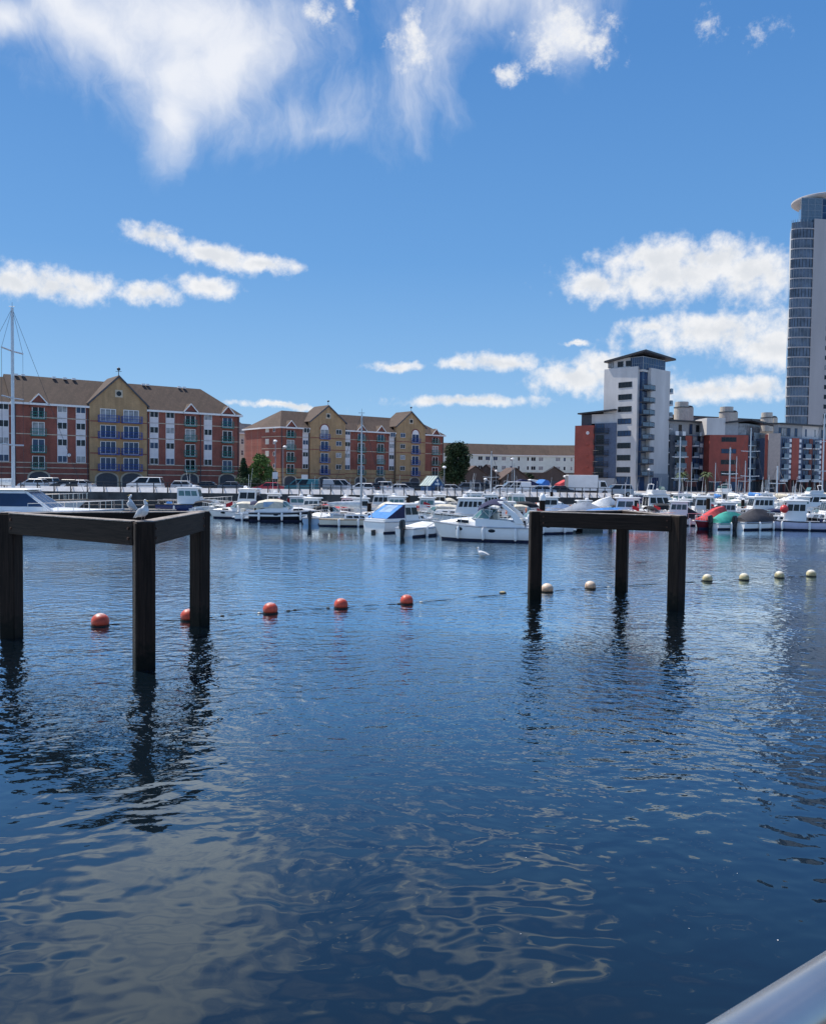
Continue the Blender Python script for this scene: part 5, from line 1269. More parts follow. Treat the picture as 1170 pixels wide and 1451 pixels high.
for s_ in (1, -1):
    mb = MB(); mb.slab([(-L * .46, s_ * 1.17, zs), (-L * .17, s_ * 1.17, zs), (-L * .17, s_ * 1.06, zr)], (0, s_, 0), .02) if False else mb.prism([(-L * .46, zs), (-L * .165, zs), (-L * .165, zr)], 'y', s_ * 1.10 - .03, s_ * 1.10 + .03)
    mb.build('canopy_shaded_side', f_navy, r)  # navy paints the shaded sides of the blue canvas
    mb = MB(); mb.box(-L * .49, -L * .16, s_ * 1.12 - .08, s_ * 1.12 + .08, z0 - .06, zs - .004); mb.build('coaming', gel_white, r, bevel=.03)
mb = MB(); mb.box(-L * .49, -L * .455, -1.15, 1.15, z0 - .06, zs - .02); mb.build('transom_coaming', gel_white, r, bevel=.03)
mb = MB(); mb.box(-.30, .0, -.14, .14, -.3, .32); mb.build('stern_drive', gel_black, r, (-L * .503, -.1, -.05), bevel=.04); bow_rail(r, sh, L * .08, .55); clutter(r, sh, L, CR)
covered(600, 758.5, 55, 4.8, 'small white boat with a stern drive squeezed against the bow of the big sports cruiser', f_white, hts=(.05, .15, .25, .3, .2, .05))
wheelhouse(655, 747, 178, 7.8, 'long white boat with a row of cabin windows right behind the big sports cruiser', n=5, tall=1.1)
bc = express(682, 765.5, 163, 7.1, 'big white sports cruiser with navy bimini and radar arch, nearest boat in mid harbour', canopy=f_navy)
bc.scale = (1.02, 1.02, 1.24)
express(752, 756, 205, 6.6, 'white cabin cruiser hidden behind the left post of the right timber frame', canopy=None, arch=False)
wheelhouse(598, 735, 182, 5.4, 'white cabin boat below the blue kiosk', n=2, tall=1.1)
express(632, 733.5, 6, 6.0, 'white open cruiser moored between the blue kiosk and the long windowed boat', canopy=f_white, arch=False, open_canopy=False)
wheelhouse(664, 731.5, 180, 6.0, 'white wheelhouse boat close under the quay railing, above the long windowed boat', n=3, tall=1.45)
express(612, 743, 184, 6.2, 'white cruiser with cream canopy between the blue canvas cruiser and the long windowed boat', canopy=f_cream, arch=False, open_canopy=False)
wheelhouse(700, 732, 2, 5.8, 'white wheelhouse boat below the white van parked on the quay', n=4, tall=1.3)
express(727, 735, 178, 6.2, 'white sports boat with black canopy just above the bimini of the big cruiser', canopy=f_black, arch=False, open_canopy=False)
wheelhouse(737, 730.5, 12, 5.6, 'small white cabin boat under the quay, left of the tall timber pile', n=2, tall=1.35)
covered(758, 733, 170, 5.4, 'white covered boat between the two timber piles near the right frame', f_white, motor=False)
covered(789, 739, 165, 5.2, 'boat under a slate blue cover, left above the beam of the right frame', f_slate, hts=(.2, .7, 1.0, .9, .5, .1), hm=gel_maroon)
covered(818, 741, 170, 6.2, 'boat under a dark grey cover with pale top, above the right frame beam', f_grey, hts=(.2, .8, 1.2, 1.0, .5, .1), hm=gel_black)
express(795, 731.5, 4, 6.0, 'white hardtop cruiser close to the quay below the white box lorry', canopy=f_white, arch=False, open_canopy=False)
covered(850, 733, 12, 6.0, 'boat with a peaked white cover near the quay corner', f_white, hts=(.1, .4, .8, 1.2, 1.4, .6))
covered(848, 743, 176, 5.6, 'boat under a bright blue cover right above the right frame beam', f_sky, hts=(.5, .8, .8, .7, .5, .2), hm=gel_cream)
wheelhouse(877, 742, 172, 5.8, 'white wheelhouse boat with two square windows left of the orange red cover', n=2, tall=1.35, hm=gel_cream)
covered(905, 746, 14, 5.2, 'low boat under an orange red cover behind the middle of the right frame', f_orange := fabric('orange_red_canvas', (.66, .12, .06)), hts=(.3, .5, .55, .45, .3, .1))
express(921, 738, 172, 6.2, 'white cruiser with a black aft canopy behind the orange red cover', canopy=f_black, arch=False, open_canopy=False)
flybridge(938, 733, 10, 7.6, 'white flybridge cruiser rising behind the right end of the timber frame')
wheelhouse(953, 744, 168, 5.6, 'white boat with square side windows and black folded hood right of the timber frame', n=3, tall=1.15, canopy=f_black)
wheelhouse(987, 738, 176, 5.6, 'white wheelhouse boat directly above the red cover', n=2, tall=1.45)
express(975, 742, 8, 4.8, 'small white open boat between the timber frame and the red covered boat', canopy=None, arch=False)
covered(1005, 748.5, 222, 4.9, 'maroon boat under a bright red cover, its colour mirrored in the water', f_red, hm=gel_maroon, hts=(1.2, 1.15, 1.0, .75, .45, .15), motor=False)
covered(1037, 749.5, 22, 4.4, 'white boat under a green cover with black outboard motor', f_green, hts=(.3, .7, .9, .85, .6, .2))
express(1038, 738.5, 176, 5.4, 'white boat with clear windscreen behind the green covered boat', canopy=None, arch=False)
covered(1076, 750, 24, 5.4, 'white boat under a charcoal cover with a large black outboard', f_char, hts=(.4, .9, 1.35, 1.3, .9, .3), stripe=None) if False else covered(1076, 750, 24, 5.4, 'white boat under a charcoal cover with a large black outboard', f_char, hts=(.3, .7, 1.05, 1.0, .7, .25))
wheelhouse(1069, 740, 178, 7.2, 'long white hardtop boat behind the charcoal covered boat', n=4, tall=1.3)
wheelhouse(1116, 750.5, 168, 6.0, 'white cabin boat with pale lilac hull and a red ball fender on its cabin', n=3, tall=1.4, hm=mat('lilac_gelcoat', (.55, .55, .70), .3, var=.06))
p = onz(1101, 750, 0); o = tag(empty('ball_fender', (p.x, p.y - 1.3, EYE - (721 - 684.4) * (p.y - 1.3) / FOC)), 'large red ball fender hung on the lilac hulled cabin boat', 'fender')
mb = MB(); mb.ell((0, 0, 0), .36, .36, .38, 16, 12); mb.build('ball', f_redball := mat('red_vinyl', (.62, .05, .05), .35, var=.1), o, smooth=True)
mb = MB(); mb.lathe([(.05, .36), (.07, .44), (.03, .48)], n=10); mb.path([(0, 0, .46), (.05, .35, .75)], .015, 4); mb.build('eye', gel_white, o)
flybridge(1143, 729, 176, 8.0, 'white flybridge cruiser above the lilac hulled boat near the right border')
wheelhouse(1172, 748.5, 176, 6.6, 'black hulled white cabin boat cut by the right border', hm=gel_black, n=3, tall=1.3)
express(1098, 733, 4, 6.4, 'white cruiser between the charcoal covered boat and the flybridge by the right border', canopy=f_white, arch=False, open_canopy=False)

# more boats filling the middle rows
mid = [(560, 729, 'w', 4, 'small white cabin boat close under the quay left of the dark pile by the kiosk'), (585, 730.5, 'e', 176, 'white runabout under the blue kiosk, close to the quay'),
       (622, 729, 'w', 90, 'white wheelhouse boat seen end on, right below the white slatted cabinet'), (645, 730, 'e', 8, 'white runabout below the dark tree, close to the quay'),
       (681, 730, 'w', 92, 'white cabin boat seen end on below the black off roader'), (676, 738, 'e', 178, 'white low cruiser just behind the windscreen of the big sports cruiser'),
       (712, 739, 'w', 172, 'white cabin boat behind the radar arch of the big sports cruiser'), (747, 738, 'e', 10, 'white low cruiser left of the white capped pile'),
       (772, 735, 'w', 178, 'white cabin boat right behind the white capped pile'), (832, 735, 'w', 6, 'white cabin boat between the grey and the peaked white covers'),
       (862, 734, 'e', 174, 'white low cruiser at the quay corner, right of the peaked white cover'), (893, 735, 'w', 88, 'white boat seen end on between the cream wheelhouse boat and the black canopied cruiser'),
       (912, 730, 'e', 4, 'white cruiser with pale canopy below the right face of the white tower'), (966, 734, 'w', 176, 'white cabin boat behind the black folded hood'),
       (1014, 736, 'e', 6, 'white low cruiser between the red and the green covers'), (1052, 733, 'w', 90, 'white boat seen end on between the green and the charcoal covers'),
       (1085, 741, 'e', 176, 'white low cruiser left of the red ball fender'), (1128, 738, 'w', 4, 'white cabin boat right of the red ball fender, behind the lilac hull'),
       (1157, 738, 'e', 178, 'white low cruiser behind the black hulled boat at the right border'), (368, 729, 'e', 176, 'white runabout between the black canopied boat and the black hulled cruiser'),
       (390, 729.5, 'w', 90, 'white boat seen end on below the red car'), (488, 730, 'w', 178, 'white cabin boat right of the bright red cover'), (303, 728.5, 'e', 6, 'white runabout at the stern of the low pale covered boat')]
mid += [(334, 734, 'e', 178, 'white runabout in front of the upright wheelhouse boat, near the left frame'), (372, 737, 'e', 4, 'white runabout left of the black hulled cruiser'),
        (436, 737, 'w', 176, 'white cabin boat between the black hulled cruiser and the pale blue boat'), (474, 738, 'e', 8, 'white low cruiser between the pale blue boat and the red cover'),
        (537, 741, 'e', 176, 'white low cruiser right of the cream sailing boat'), (518, 737, 'w', 4, 'white cabin boat at the mast of the cream sailing boat'),
        (626, 740, 'e', 178, 'white low cruiser left of the long windowed boat'), (930, 744, 'e', 4, 'white low cruiser behind the right part of the frame beam'),
        (1022, 742, 'w', 178, 'white cabin boat between the red cover and the thin pile'), (1094, 746, 'e', 8, 'white low cruiser right of the charcoal cover')]
for i, (px, wy, k_, hd, lab) in enumerate(mid):
    if k_ == 'w': wheelhouse(px, wy, hd, 4.8 + (i % 3) * .4, lab, n=2 + i % 2, tall=.95 + .12 * (i % 3), hm=(gel_white, gel_white, gel_cream, gel_navy, gel_white)[i % 5])
    else: express(px, wy, hd, 5.0 + (i % 2) * .5, lab, canopy=(f_navy, f_white, f_black, f_cream)[i % 4], arch=False, open_canopy=i % 3 == 0, fend=i % 2 == 0)

# far rows under the modern blocks
Y(964, 724, 92, 10, 'sailing yacht with the tall mast left of the red strip on the dark glazed block', 614, spread=2, mr=.11, cover=f_navy)
Y(980, 722, 88, 8, 'sailing yacht with short thin mast, just right of the tall mast near the white tower', 650, mr=.06)
Y(1014, 723, 90, 8, 'sailing yacht with a thin grey mast ahead of the left edge of the red block', 651, mr=.06, cover=f_blue)
Y(1035.5, 726, 94, 10, 'sailing yacht with a stout bright mast ahead of the red block window strips', 629, spread=1, mr=.13)
Y(1044, 722, 90, 9, 'sailing yacht with a thin mast beside the stout mast at the red block', 642, mr=.07, cover=f_navy)
Y(1056, 724, 86, 8, 'sailing yacht with a mast at the right edge of the red block front', 648, mr=.08)
Y(1064.5, 728, 92, 11, 'sailing yacht with the tallest mast, ahead of the pale blue glazed corner', 601, spread=2, mr=.10, cover=f_blue)
Y(1090, 723, 88, 8, 'sailing yacht with a low mast ahead of the beige end wall', 668, mr=.06)
Y(1103, 727, 92, 10, 'sailing yacht with a thick grey mast at the right edge of the beige wall', 655, mr=.15, cover=f_cream)
Y(1127, 722, 90, 8, 'sailing yacht with a short mast below the red strip right of the beige wall', 684, mr=.05)
Y(1137, 721, 90, 8, 'sailing yacht with a short mast below the blue glazed bays, left of the flybridge cruiser', 682, mr=.05)
Y(1168, 726, 92, 11, 'sailing yacht with a very tall mast at the right border', 581, spread=2, mr=.12, cover=f_cream)
Y(695.5, 730, 90, 8, 'sailing yacht with a thin mast ahead of the left part of the pale terrace', 633, mr=.06)
Y(728, 729, 88, 7, 'sailing yacht with a short thin mast ahead of the middle of the pale terrace', 655, mr=.05)
Y(873, 722, 92, 8, 'sailing yacht with a short mast ahead of the white tower', 674, mr=.05)
far = [(897, 721, 'w', 'white cabin boat moored under the entrance of the white tower'), (912, 724, 'e', 'white cruiser right below the glass corner of the white tower'),
       (930, 720, 'w', 'white wheelhouse boat far back below the right side of the white tower'), (948, 723, 'e', 'white open cruiser beside the foot of the leaning stay near the white tower'),
       (972, 727, 'w', 'white cabin boat below the red strip of the dark glazed block'), (990, 721, 'e', 'far white cruiser below the white square panels of the dark glazed block'),
       (1004, 728, 'w', 'white wheelhouse boat behind the red cover and left of the stout mast'), (1022, 722, 'f', 'far white flybridge boat below the left part of the red block'),
       (1030, 730, 'e', 'white cruiser below the stout mast, behind the green covered boat'), (1050, 727, 'w', 'white cabin boat between the thin masts at the red block'),
       (1072, 722, 'e', 'far white cruiser under the pale blue clad corner'), (1086, 727, 'w', 'white cabin boat under the beige end wall'),
       (1112, 723, 'e', 'white cruiser far back under the first glazed bay right of the beige wall'), (1124, 734, 'w', 'white boat with low cabin left of the near flybridge cruiser'),
       (1158, 721, 'w', 'far white cabin boat at the right border under the striped block')]
for i, (px, wy, k_, lab) in enumerate(far):
    hd = (176, 4, 90, 172, 8)[i % 5]
    if k_ == 'w': wheelhouse(px, wy, hd, 6.4 + (i % 3) * .5, lab, n=2 + i % 3, tall=1.1 + .12 * (i % 3), hm=(gel_white, gel_cream, gel_white, gel_grey)[i % 4])
    elif k_ == 'e': express(px, wy, hd, 6.8, lab, canopy=(f_white, f_navy, f_blue, f_cream)[i % 4], arch=i % 2 == 0, open_canopy=False, fend=False)
    else: flybridge(px, wy, hd, 8, lab)

# ---------------------------------------------------------------- pontoons and piles
def pontoon(x0, y0, x1, y1, w, label, rails=False, fasc=None):
    a = math.atan2(y1 - y0, x1 - x0); L = math.hypot(x1 - x0, y1 - y0)
    o = tag(empty('pontoon', (x0, y0, 0), a), label, 'pontoon', 'floating pontoons between the boats')
    MB().box(0, L, -w / 2, w / 2, .42, .52).build('deck', plank_grey, o)
    f = MB(); f.box(-.03, L + .03, -w / 2 - .06, -w / 2 - .003, .26, .515); f.build('fascia', fasc or timber_top, o)
    f = MB(); f.box(-.03, L + .03, w / 2 + .003, w / 2 + .06, .26, .515); f.build('fascia', fasc or timber_top, o)
    k = max(2, int(L / 3))
    for i in range(k): MB().box(L * (i + .12) / k, L * (i + .88) / k, -w / 2 + .1, w / 2 - .1, -.3, .415).build('float', concrete if not fasc else gel_black, o, bevel=.04)
    for i in range(k):
        c = MB(); c.path([(-.14, 0, .1), (.14, 0, .1)], .025, 5); c.path([(0, 0, 0), (0, 0, .1)], .03, 5); c.build('cleat', grey_steel, o, (L * (i + .5) / k, -w / 2 + .12, .52))
    if rails:
        for z in (.95, 1.45):
            r = MB(); r.path([(0, w / 2 - .08, z), (L, w / 2 - .08, z)], .045, 5); r.build('handrail', timber_top, o)
        for i in range(int(L / 1.6) + 1): MB().box(1.6 * i - .05, 1.6 * i + .05, w / 2 - .13, w / 2 - .03, .52, 1.5).build('rail_post', timber_top, o)
def gx(px, D): return (px - 585) / FOC * D
pontoon(gx(50, 90), 90, gx(250, 93), 93, 2.0, 'pontoon with timber handrail along the quay wall behind the gulls', True)
pontoon(gx(770, 69), 68.5, gx(850, 72), 72, 1.8, 'dark sided pontoon end seen under the beam of the right timber frame', fasc=plank_grey)
pontoon(gx(320, 87), 87.5, gx(640, 90), 91, 1.6, 'pontoon behind the left group of white boats')
pontoon(gx(640, 78), 78, gx(1000, 90), 92, 1.6, 'pontoon behind the big sports cruiser and the right timber frame')
pontoon(gx(960, 92), 93, gx(1180, 96), 98, 1.8, 'pontoon behind the covered boats at the right')
def pile(px, D, ytop, r, label, cap=True):
    x = gx(px, D); h = 678 + .0125 * (px - 585); z = EYE - (ytop - h) * D / FOC
    o = tag(empty('mooring_pile', (x, D, 0)), label, 'pile', 'mooring piles among the boats')
    MB().lathe([(r, -2.5), (r, z)], n=14).build('shaft', timber, o, smooth=True)
    MB().lathe([(r + .01, -2.4), (r + .012, .55)], n=14).build('weed_band', weed, o, smooth=True)
    if cap: MB().lathe([(r + .02, z - .35), (r + .03, z), (r * .6, z + .22), (.02, z + .34)], n=14).build('cap', gel_white, o, smooth=True)
    mb = MB(); mb.lathe([(r + .05, .55), (r + .12, .58), (r + .12, .66), (r + .05, .69)], n=14); mb.build('guide_ring', dark_steel, o)
pile(768, 75, 703.5, .27, 'thick timber pile with white cap rising behind the left end of the right frame')
pile(781, 92, 697, .17, 'thin dark pile just right of the white capped pile', False)
pile(578, 92, 701, .2, 'dark pile left of the blue kiosk, behind the boats', False)
pile(1003, 88, 706, .2, 'dark pile behind the red covered boat', False)
pile(523, 76, 713, .2, 'dark pile at the mast foot of the cream sailing boat', False)
pile(1052, 100, 708, .2, 'dark pile between the green and the charcoal covered boats', False)
# ---------------------------------------------------------------- cars on the quay
def paint(n, c): return mat('car_paint_' + n, c, .28, var=.05, coat=.6)
P_white = paint('white', (.78, .78, .78)); P_silver = paint('silver', (.45, .46, .48)); P_red = paint('red', (.45, .02, .03)); P_teal = paint('teal', (.03, .14, .17))
P_black = paint('black', (.015, .016, .02)); P_blue = paint('blue', (.04, .09, .30)); P_grey = paint('grey', (.14, .15, .17)); P_pale = paint('pale_blue', (.40, .48, .58))
lampw = mat('headlight_glass', (.7, .72, .75), .1, var=0); lampr = mat('tail_light_red', (.45, .01, .01), .2, var=0)
SHAPES = {   # outline of body shoulder, roof start/end, heights
    'hatch': dict(L=4.0, W=1.72, H=1.48, sh=.92, hood=.86, ws=(.80, 1.55), rw=(3.55, 3.95), van=False),
    'saloon': dict(L=4.5, W=1.76, H=1.44, sh=.92, hood=.86, ws=(1.05, 1.80), rw=(3.30, 3.95), van=False),
    'suv': dict(L=4.6, W=1.85, H=1.72, sh=1.08, hood=1.02, ws=(1.0, 1.65), rw=(4.25, 4.5), van=False),
    'mpv': dict(L=4.4, W=1.8, H=1.68, sh=1.0, hood=.98, ws=(.55, 1.65), rw=(4.1, 4.35), van=False),
    'van': dict(L=4.8, W=1.9, H=1.95, sh=1.10, hood=1.08, ws=(.55, 1.55), rw=(4.68, 4.78), van=True),
    'people': dict(L=4.9, W=1.9, H=1.95, sh=1.10, hood=1.08, ws=(.55, 1.55), rw=(4.60, 4.85), van=False)}
def car(px, D, hd, kind, pm, label, name='parked_car', cat='car'):
    s = SHAPES[kind]; L, Wd, H, SH = s['L'], s['W'], s['H'], s['sh']
    r = tag(empty(name, (gx(px, D), D, QZ + (.004 if D > 112 else 0)), R(hd)), label, cat, 'vehicles parked along the far quay')
    def X(u): return L / 2 - u                       # u measured from the front bumper
    w = Wd / 2; gc = .26
    wh = [X(.82), X(L - .85)]
    # body shell: side outline with wheel arches, lofted across the width
    out = [(X(0), gc + .12), (X(.02), .55), (X(.10), s['hood'] - .14), (X(.35), s['hood'] - .04), (X(s['ws'][0]), SH), (X(s['rw'][1]), SH), (X(L - .05), SH - .06), (X(L), .62), (X(L - .02), gc + .1)]
    def arc(cx): return [(cx + .36 * math.cos(a), .33 + .36 * math.sin(a)) for a in [math.pi * i / 6 for i in range(7)]]
    low = [(X(L - .02), gc)] + arc(wh[1])[::-1] + arc(wh[0])[::-1] + [(X(0), gc)]
    poly = out + low
    rings = []
    for y, k in ((-w, .0), (-w * .97, 1), (w * .97, 1), (w, 0)):
        rings.append([(x * (.985 if k == 0 else 1), y, z - (.05 if (k == 0 and z > .6) else 0)) for x, z in poly])
    mb = MB(); mb.loft(rings); body = mb.build('body', pm, r, smooth=True)
    # greenhouse
    a0, a1 = s['ws']; b0, b1 = s['rw']; wt = w * .80; wb = w * .94
    bq = [(X(b1), -wb, SH - .01), (X(a0), -wb, SH - .01), (X(a0), wb, SH - .01), (X(b1), wb, SH - .01)]
    tq = [(X(b0), -wt, H - .06), (X(a1), -wt, H - .06), (X(a1), wt, H - .06), (X(b0), wt, H - .06)]
    mb = MB(); mb.hexa(bq, tq); mb.build('window_glass', glass, r)
    mb = MB(); mb.hexa([(X(b0) - .08, -wt - .03, H - .075), (X(a1) + .08, -wt - .03, H - .075), (X(a1) + .08, wt + .03, H - .075), (X(b0) - .08, wt + .03, H - .075)],
                       [(X(b0) + .05, -wt * .86, H), (X(a1) - .12, -wt * .86, H), (X(a1) - .12, wt * .86, H), (X(b0) + .05, wt * .86, H)]); mb.build('roof', pm, body, bevel=.02)
    def lerp(p, q, t): return Vector(p).lerp(Vector(q), t)
    spots = [(0., .04), (.46, .51), (.90, 1.)] if not s['van'] else [(0., .42), (.70, .74), (.94, 1.)]
    for sy, (b_0, b_1, t_0, t_1) in ((-1, (bq[0], bq[1], tq[0], tq[1])), (1, (bq[3], bq[2], tq[3], tq[2]))):
        for u0, u1 in spots:
            q = [lerp(b_0, b_1, u0), lerp(b_0, b_1, u1), lerp(t_0, t_1, u1), lerp(t_0, t_1, u0)]
            mb = MB(); mb.slab([v - Vector((0, sy * .01, 0)) for v in q], (0, sy, .1), .03); mb.build('pillar', pm, body)
    for x in wh:
        for sy in (-1, 1):
            mb = MB(); mb.path([(0, -.1, 0), (0, .1, 0)], .32, 18); o = mb.build('wheel', tyre, r, (x, sy * (w - .11), .32))
            mb = MB(); mb.path([(0, -.115, 0), (0, .115, 0)], .19, 12); mb.build('rim', grey_steel, o)
    for sy in (-1, 1):
        mb = MB(); mb.box(-.10, .03, -.2, .2, -.07, .07); mb.build('headlight', lampw, r, (X(.06), sy * (w - .32), s['hood'] - .20), bevel=.03)
        mb = MB(); mb.box(-.03, .06, -.12, .12, -.16, .16); mb.build('tail_light', lampr, r, (X(L - .06), sy * (w - .18), SH - .22), bevel=.02)
        mb = MB(); mb.box(-.08, .08, -.09, .09, -.06, .06); mb.build('mirror', pm, r, (X(a0 + .35), sy * (w + .08), SH + .06), bevel=.02)
    mb = MB(); mb.box(-.06, .06, -w * .95, w * .95, -.1, .1); mb.build('bumper', P_black if kind == 'van' else pm, r, (X(.03), 0, .45), bevel=.04)
    mb = MB(); mb.box(-.01, .01, -.26, .26, -.06, .06); mb.build('number_plate', white_paint, r, (X(-.045), 0, .46))
    return r
car(47, 121, 178, 'hatch', P_white, 'white hatchback at the far left of the quay by the first dark arch')
car(62, 123.5, 170, 'mpv', P_white, 'white car right of the white hatchback by the first dark arch')
car(94, 117, 176, 'hatch', P_black, 'black low car below the pale window bays of the left block')
car(111, 117, 180, 'saloon', P_white, 'white saloon left of the buff gable, low behind the railing')
car(206, 116, 184, 'people', P_white, 'white people carrier below the right edge of the tall buff gable', cat='van')
car(263, 119, 4, 'hatch', P_white, 'white hatchback partly behind the navy pilot boat')
car(290, 122, 182, 'saloon', P_black, 'black saloon below the green balconies at the right end of the left block')
car(331, 121, 2, 'saloon', P_grey, 'grey saloon before the hedge between the blocks')
car(381, 114, 182, 'saloon', P_red, 'red saloon before the street lamps')
car(428, 114, 178, 'van', P_teal, 'teal van with dark windows before the middle block', 'parked_van', 'van')
car(481, 118, 0, 'van', P_silver, 'grey panel van right of the teal van', 'parked_van', 'van')
car(511, 117, 176, 'hatch', P_white, 'white hatchback right of the grey panel van')
car(530, 121, 90, 'hatch', P_black, 'black hatchback by the tall mast of the cream sailing boat')
car(546, 123, 80, 'suv', P_white, 'white estate with big red tail lamps seen from behind')
car(563, 114, 184, 'saloon', P_white, 'white saloon just left of the blue kiosk, lower than its neighbours')
car(587, 121, 0, 'mpv', P_black, 'black people carrier behind the white saloon and left of the kiosk')
car(640, 116, 4, 'saloon', P_silver, 'silver saloon right of the blue kiosk')
car(660, 119, 178, 'suv', P_grey, 'dark grey off roader below the big dark tree')
car(684, 121, 2, 'suv', P_black, 'black off roader right of the dark tree')
car(708, 116, 180, 'saloon', P_white, 'white saloon left of the small white van')
car(727, 115, 180, 'van', P_white, 'small white van with dark rear window below the pale terrace', 'parked_van', 'van')
car(741, 118, 10, 'hatch', P_blue, 'blue hatchback right of the small white van')
car(764, 115, 176, 'saloon', P_pale, 'pale blue saloon below the blue trailer covers')
car(789, 117, 178, 'saloon', P_black, 'black saloon with pale roof glare left of the box lorry')
car(809, 119, 182, 'hatch', P_white, 'white hatchback tucked behind the box lorry tail')
car(873, 120, 178, 'suv', P_silver, 'silver off roader below the white tower')
# white box lorry
r = tag(empty('box_lorry', (gx(835, 118), 118, QZ + .004), R(0)), 'white box lorry parked before the red block', 'lorry', 'vehicles parked along the far quay')
MB().box(-3.3, .9, -1.1, 1.1, .75, 3.0).build('cargo_box', white_paint, r, bevel=.03)
MB().box(-3.34, -3.3, -1.0, 1.0, .85, 2.9).build('rear_door', grey_steel, r)
mb = MB(); mb.prism([(1.0, .5), (2.75, .5), (2.78, 1.2), (2.35, 1.35), (1.95, 2.2), (1.0, 2.25)], 'y', -1.0, 1.0); cb = mb.build('cab', P_white, r, bevel=.05)
mb = MB(); mb.slab([(2.37, -.85, 1.40), (2.37, .85, 1.40), (2.0, .82, 2.12), (2.0, -.82, 2.12)], (1, 0, .4), .03); mb.build('windscreen', glass, cb)
for s_ in (-1, 1):
    mb = MB(); mb.slab([(1.3, s_ * 1.0, 1.35), (2.2, s_ * 1.0, 1.35), (1.9, s_ * 1.0, 2.05), (1.3, s_ * 1.0, 2.05)], (0, s_, 0), .02); mb.build('side_window', glass, cb)
    mb = MB(); mb.box(-.06, .04, -.16, .16, -.1, .1); mb.build('headlight', lampw, r, (2.76, s_ * .75, .9))
    for x in (1.9, -2.1):
        mb = MB(); mb.path([(0, -.13, 0), (0, .13, 0)], .42, 18); o = mb.build('wheel', tyre, r, (x, s_ * .9, .42)); mb = MB(); mb.path([(0, -.14, 0), (0, .14, 0)], .22, 12); mb.build('rim', grey_steel, o)
MB().box(-3.3, 2.6, -.5, .5, .45, .74).build('chassis', dark_steel, r)

# ---------------------------------------------------------------- kiosk, huts, lamps
kb = mat('kiosk_blue', (.02, .10, .26), .6, var=.15, scale=3); kroof = mat('kiosk_roof_sheet', (.34, .42, .40), .5, var=.12, scale=2)
KD = 110; r = tag(empty('kiosk', (gx(612, KD), KD, QZ), R(32)), 'small blue timber kiosk with grey green pitched roof and white sign', 'kiosk')
kw, kl, ke, kh = 2.2, 2.3, 1.35, 2.55
mb = MB(); mb.prism([(-kw / 2, 0), (kw / 2, 0), (kw / 2, ke), (0, kh - .1), (-kw / 2, ke)], 'y', -kl / 2, kl / 2); body = mb.build('wall', kb, r)
for s_ in (-1, 1):
    mb = MB(); q = [(s_ * (kw / 2 + .18), -kl / 2 - .2, ke - .14), (0, -kl / 2 - .2, kh - .02), (0, kl / 2 + .2, kh - .02), (s_ * (kw / 2 + .18), kl / 2 + .2, ke - .14)]
    mb.hexa(q, [(x, y, z + .05) for x, y, z in q]); ro = mb.build('roof', kroof, r)
    for i in range(5):
        y = -kl / 2 - .1 + i * (kl + .2) / 4
        mb = MB(); q = [(s_ * (kw / 2 + .17), y - .03, ke - .12), (s_ * .02, y - .03, kh), (s_ * .02, y + .03, kh), (s_ * (kw / 2 + .17), y + .03, ke - .12)]; mb.hexa(q, [(x, yy, z + .085) for x, yy, z in q]); mb.build('roof_rib', kroof, ro)
MB().box(-.38, .38, -kl / 2 - .03, -kl / 2, .05, 1.15).build('hatch', dark_clad, body)
MB().box(.45, .62, -kl / 2 - .16, -kl / 2 - .03, 0, 1.3).build('notice_post', white_paint, r)
mb = MB(); mb.lathe([(.16, 0), (.16, .03)], n=12); o = mb.build('gable_lamp', white_paint, body, (0, -kl / 2 - .003, 1.98)); o.rotation_euler = (R(90), 0, 0)
MB().box(-.36, .36, -kl / 2 - .03, -kl / 2 - .004, 1.40, 1.66).build('sign_board', mat('pale_sign', (.55, .66, .72), .6, var=.2, scale=8), body)
r = tag(empty('ticket_box', (gx(634, 108.7), 108.7, QZ), R(10)), 'low white slatted cabinet standing right of the blue kiosk', 'cabinet')
for i in range(5): MB().box(-.62, .62, -.3, .3, .1 + .19 * i, .26 + .19 * i).build('slat', white_paint, r)
for s_ in (-1, 1): MB().box(s_ * .56 - .05, s_ * .56 + .05, -.25, .25, 0, 1.07).build('post', white_paint, r)

brown_b = MATS['brown_brick']
def hut(px, D, w, dpt, ze, zr, rz, label, wallm, roofm_, open_=False):
    r = tag(empty('hut', (gx(px, D), D, QZ), R(rz)), label, 'hut')
    mb = MB(); mb.prism([(-w / 2, 0), (w / 2, 0), (w / 2, ze), (0, zr - .1), (-w / 2, ze)], 'y', -dpt / 2, dpt / 2); b_ = mb.build('wall', wallm, r)
    for s_ in (-1, 1):
        q = [(s_ * (w / 2 + .3), -dpt / 2 - .3, ze - .2), (0, -dpt / 2 - .3, zr), (0, dpt / 2 + .3, zr), (s_ * (w / 2 + .3), dpt / 2 + .3, ze - .2)]
        mb = MB(); mb.hexa(q, [(x, y, z + .12) for x, y, z in q]); mb.build('roof', roofm_, r)
    MB().box(-w * .16, w * .16, -dpt / 2 - .04, -dpt / 2, 0, 2.1).build('door', dark_clad, b_)
    for s_ in (-1, 1):
        o = MB().box(-.5, .5, -.05, 0, 0, .9).build('window', white_paint, b_, (s_ * w * .33, -dpt / 2 - .003, 1.1)); MB().box(-.42, .42, -.06, -.02, .08, .82).build('pane', glass, o)
rt2 = mat('brown_shingles', (.10, .065, .055), .85, var=.3, scale=2)
hut(668, 165, 7, 6, 2.4, 4.8, 8, 'brown hut with a pitched roof right of the big dark tree', brown_b, rt2)
hut(690, 172, 6, 6, 2.6, 5.2, -12, 'second brown hut below the left part of the pale terrace', brown_b, rt2)
hut(723, 170, 6, 5, 2.4, 4.6, 14, 'brown hut with steep roof below the middle of the pale terrace', brown_b, rt2)
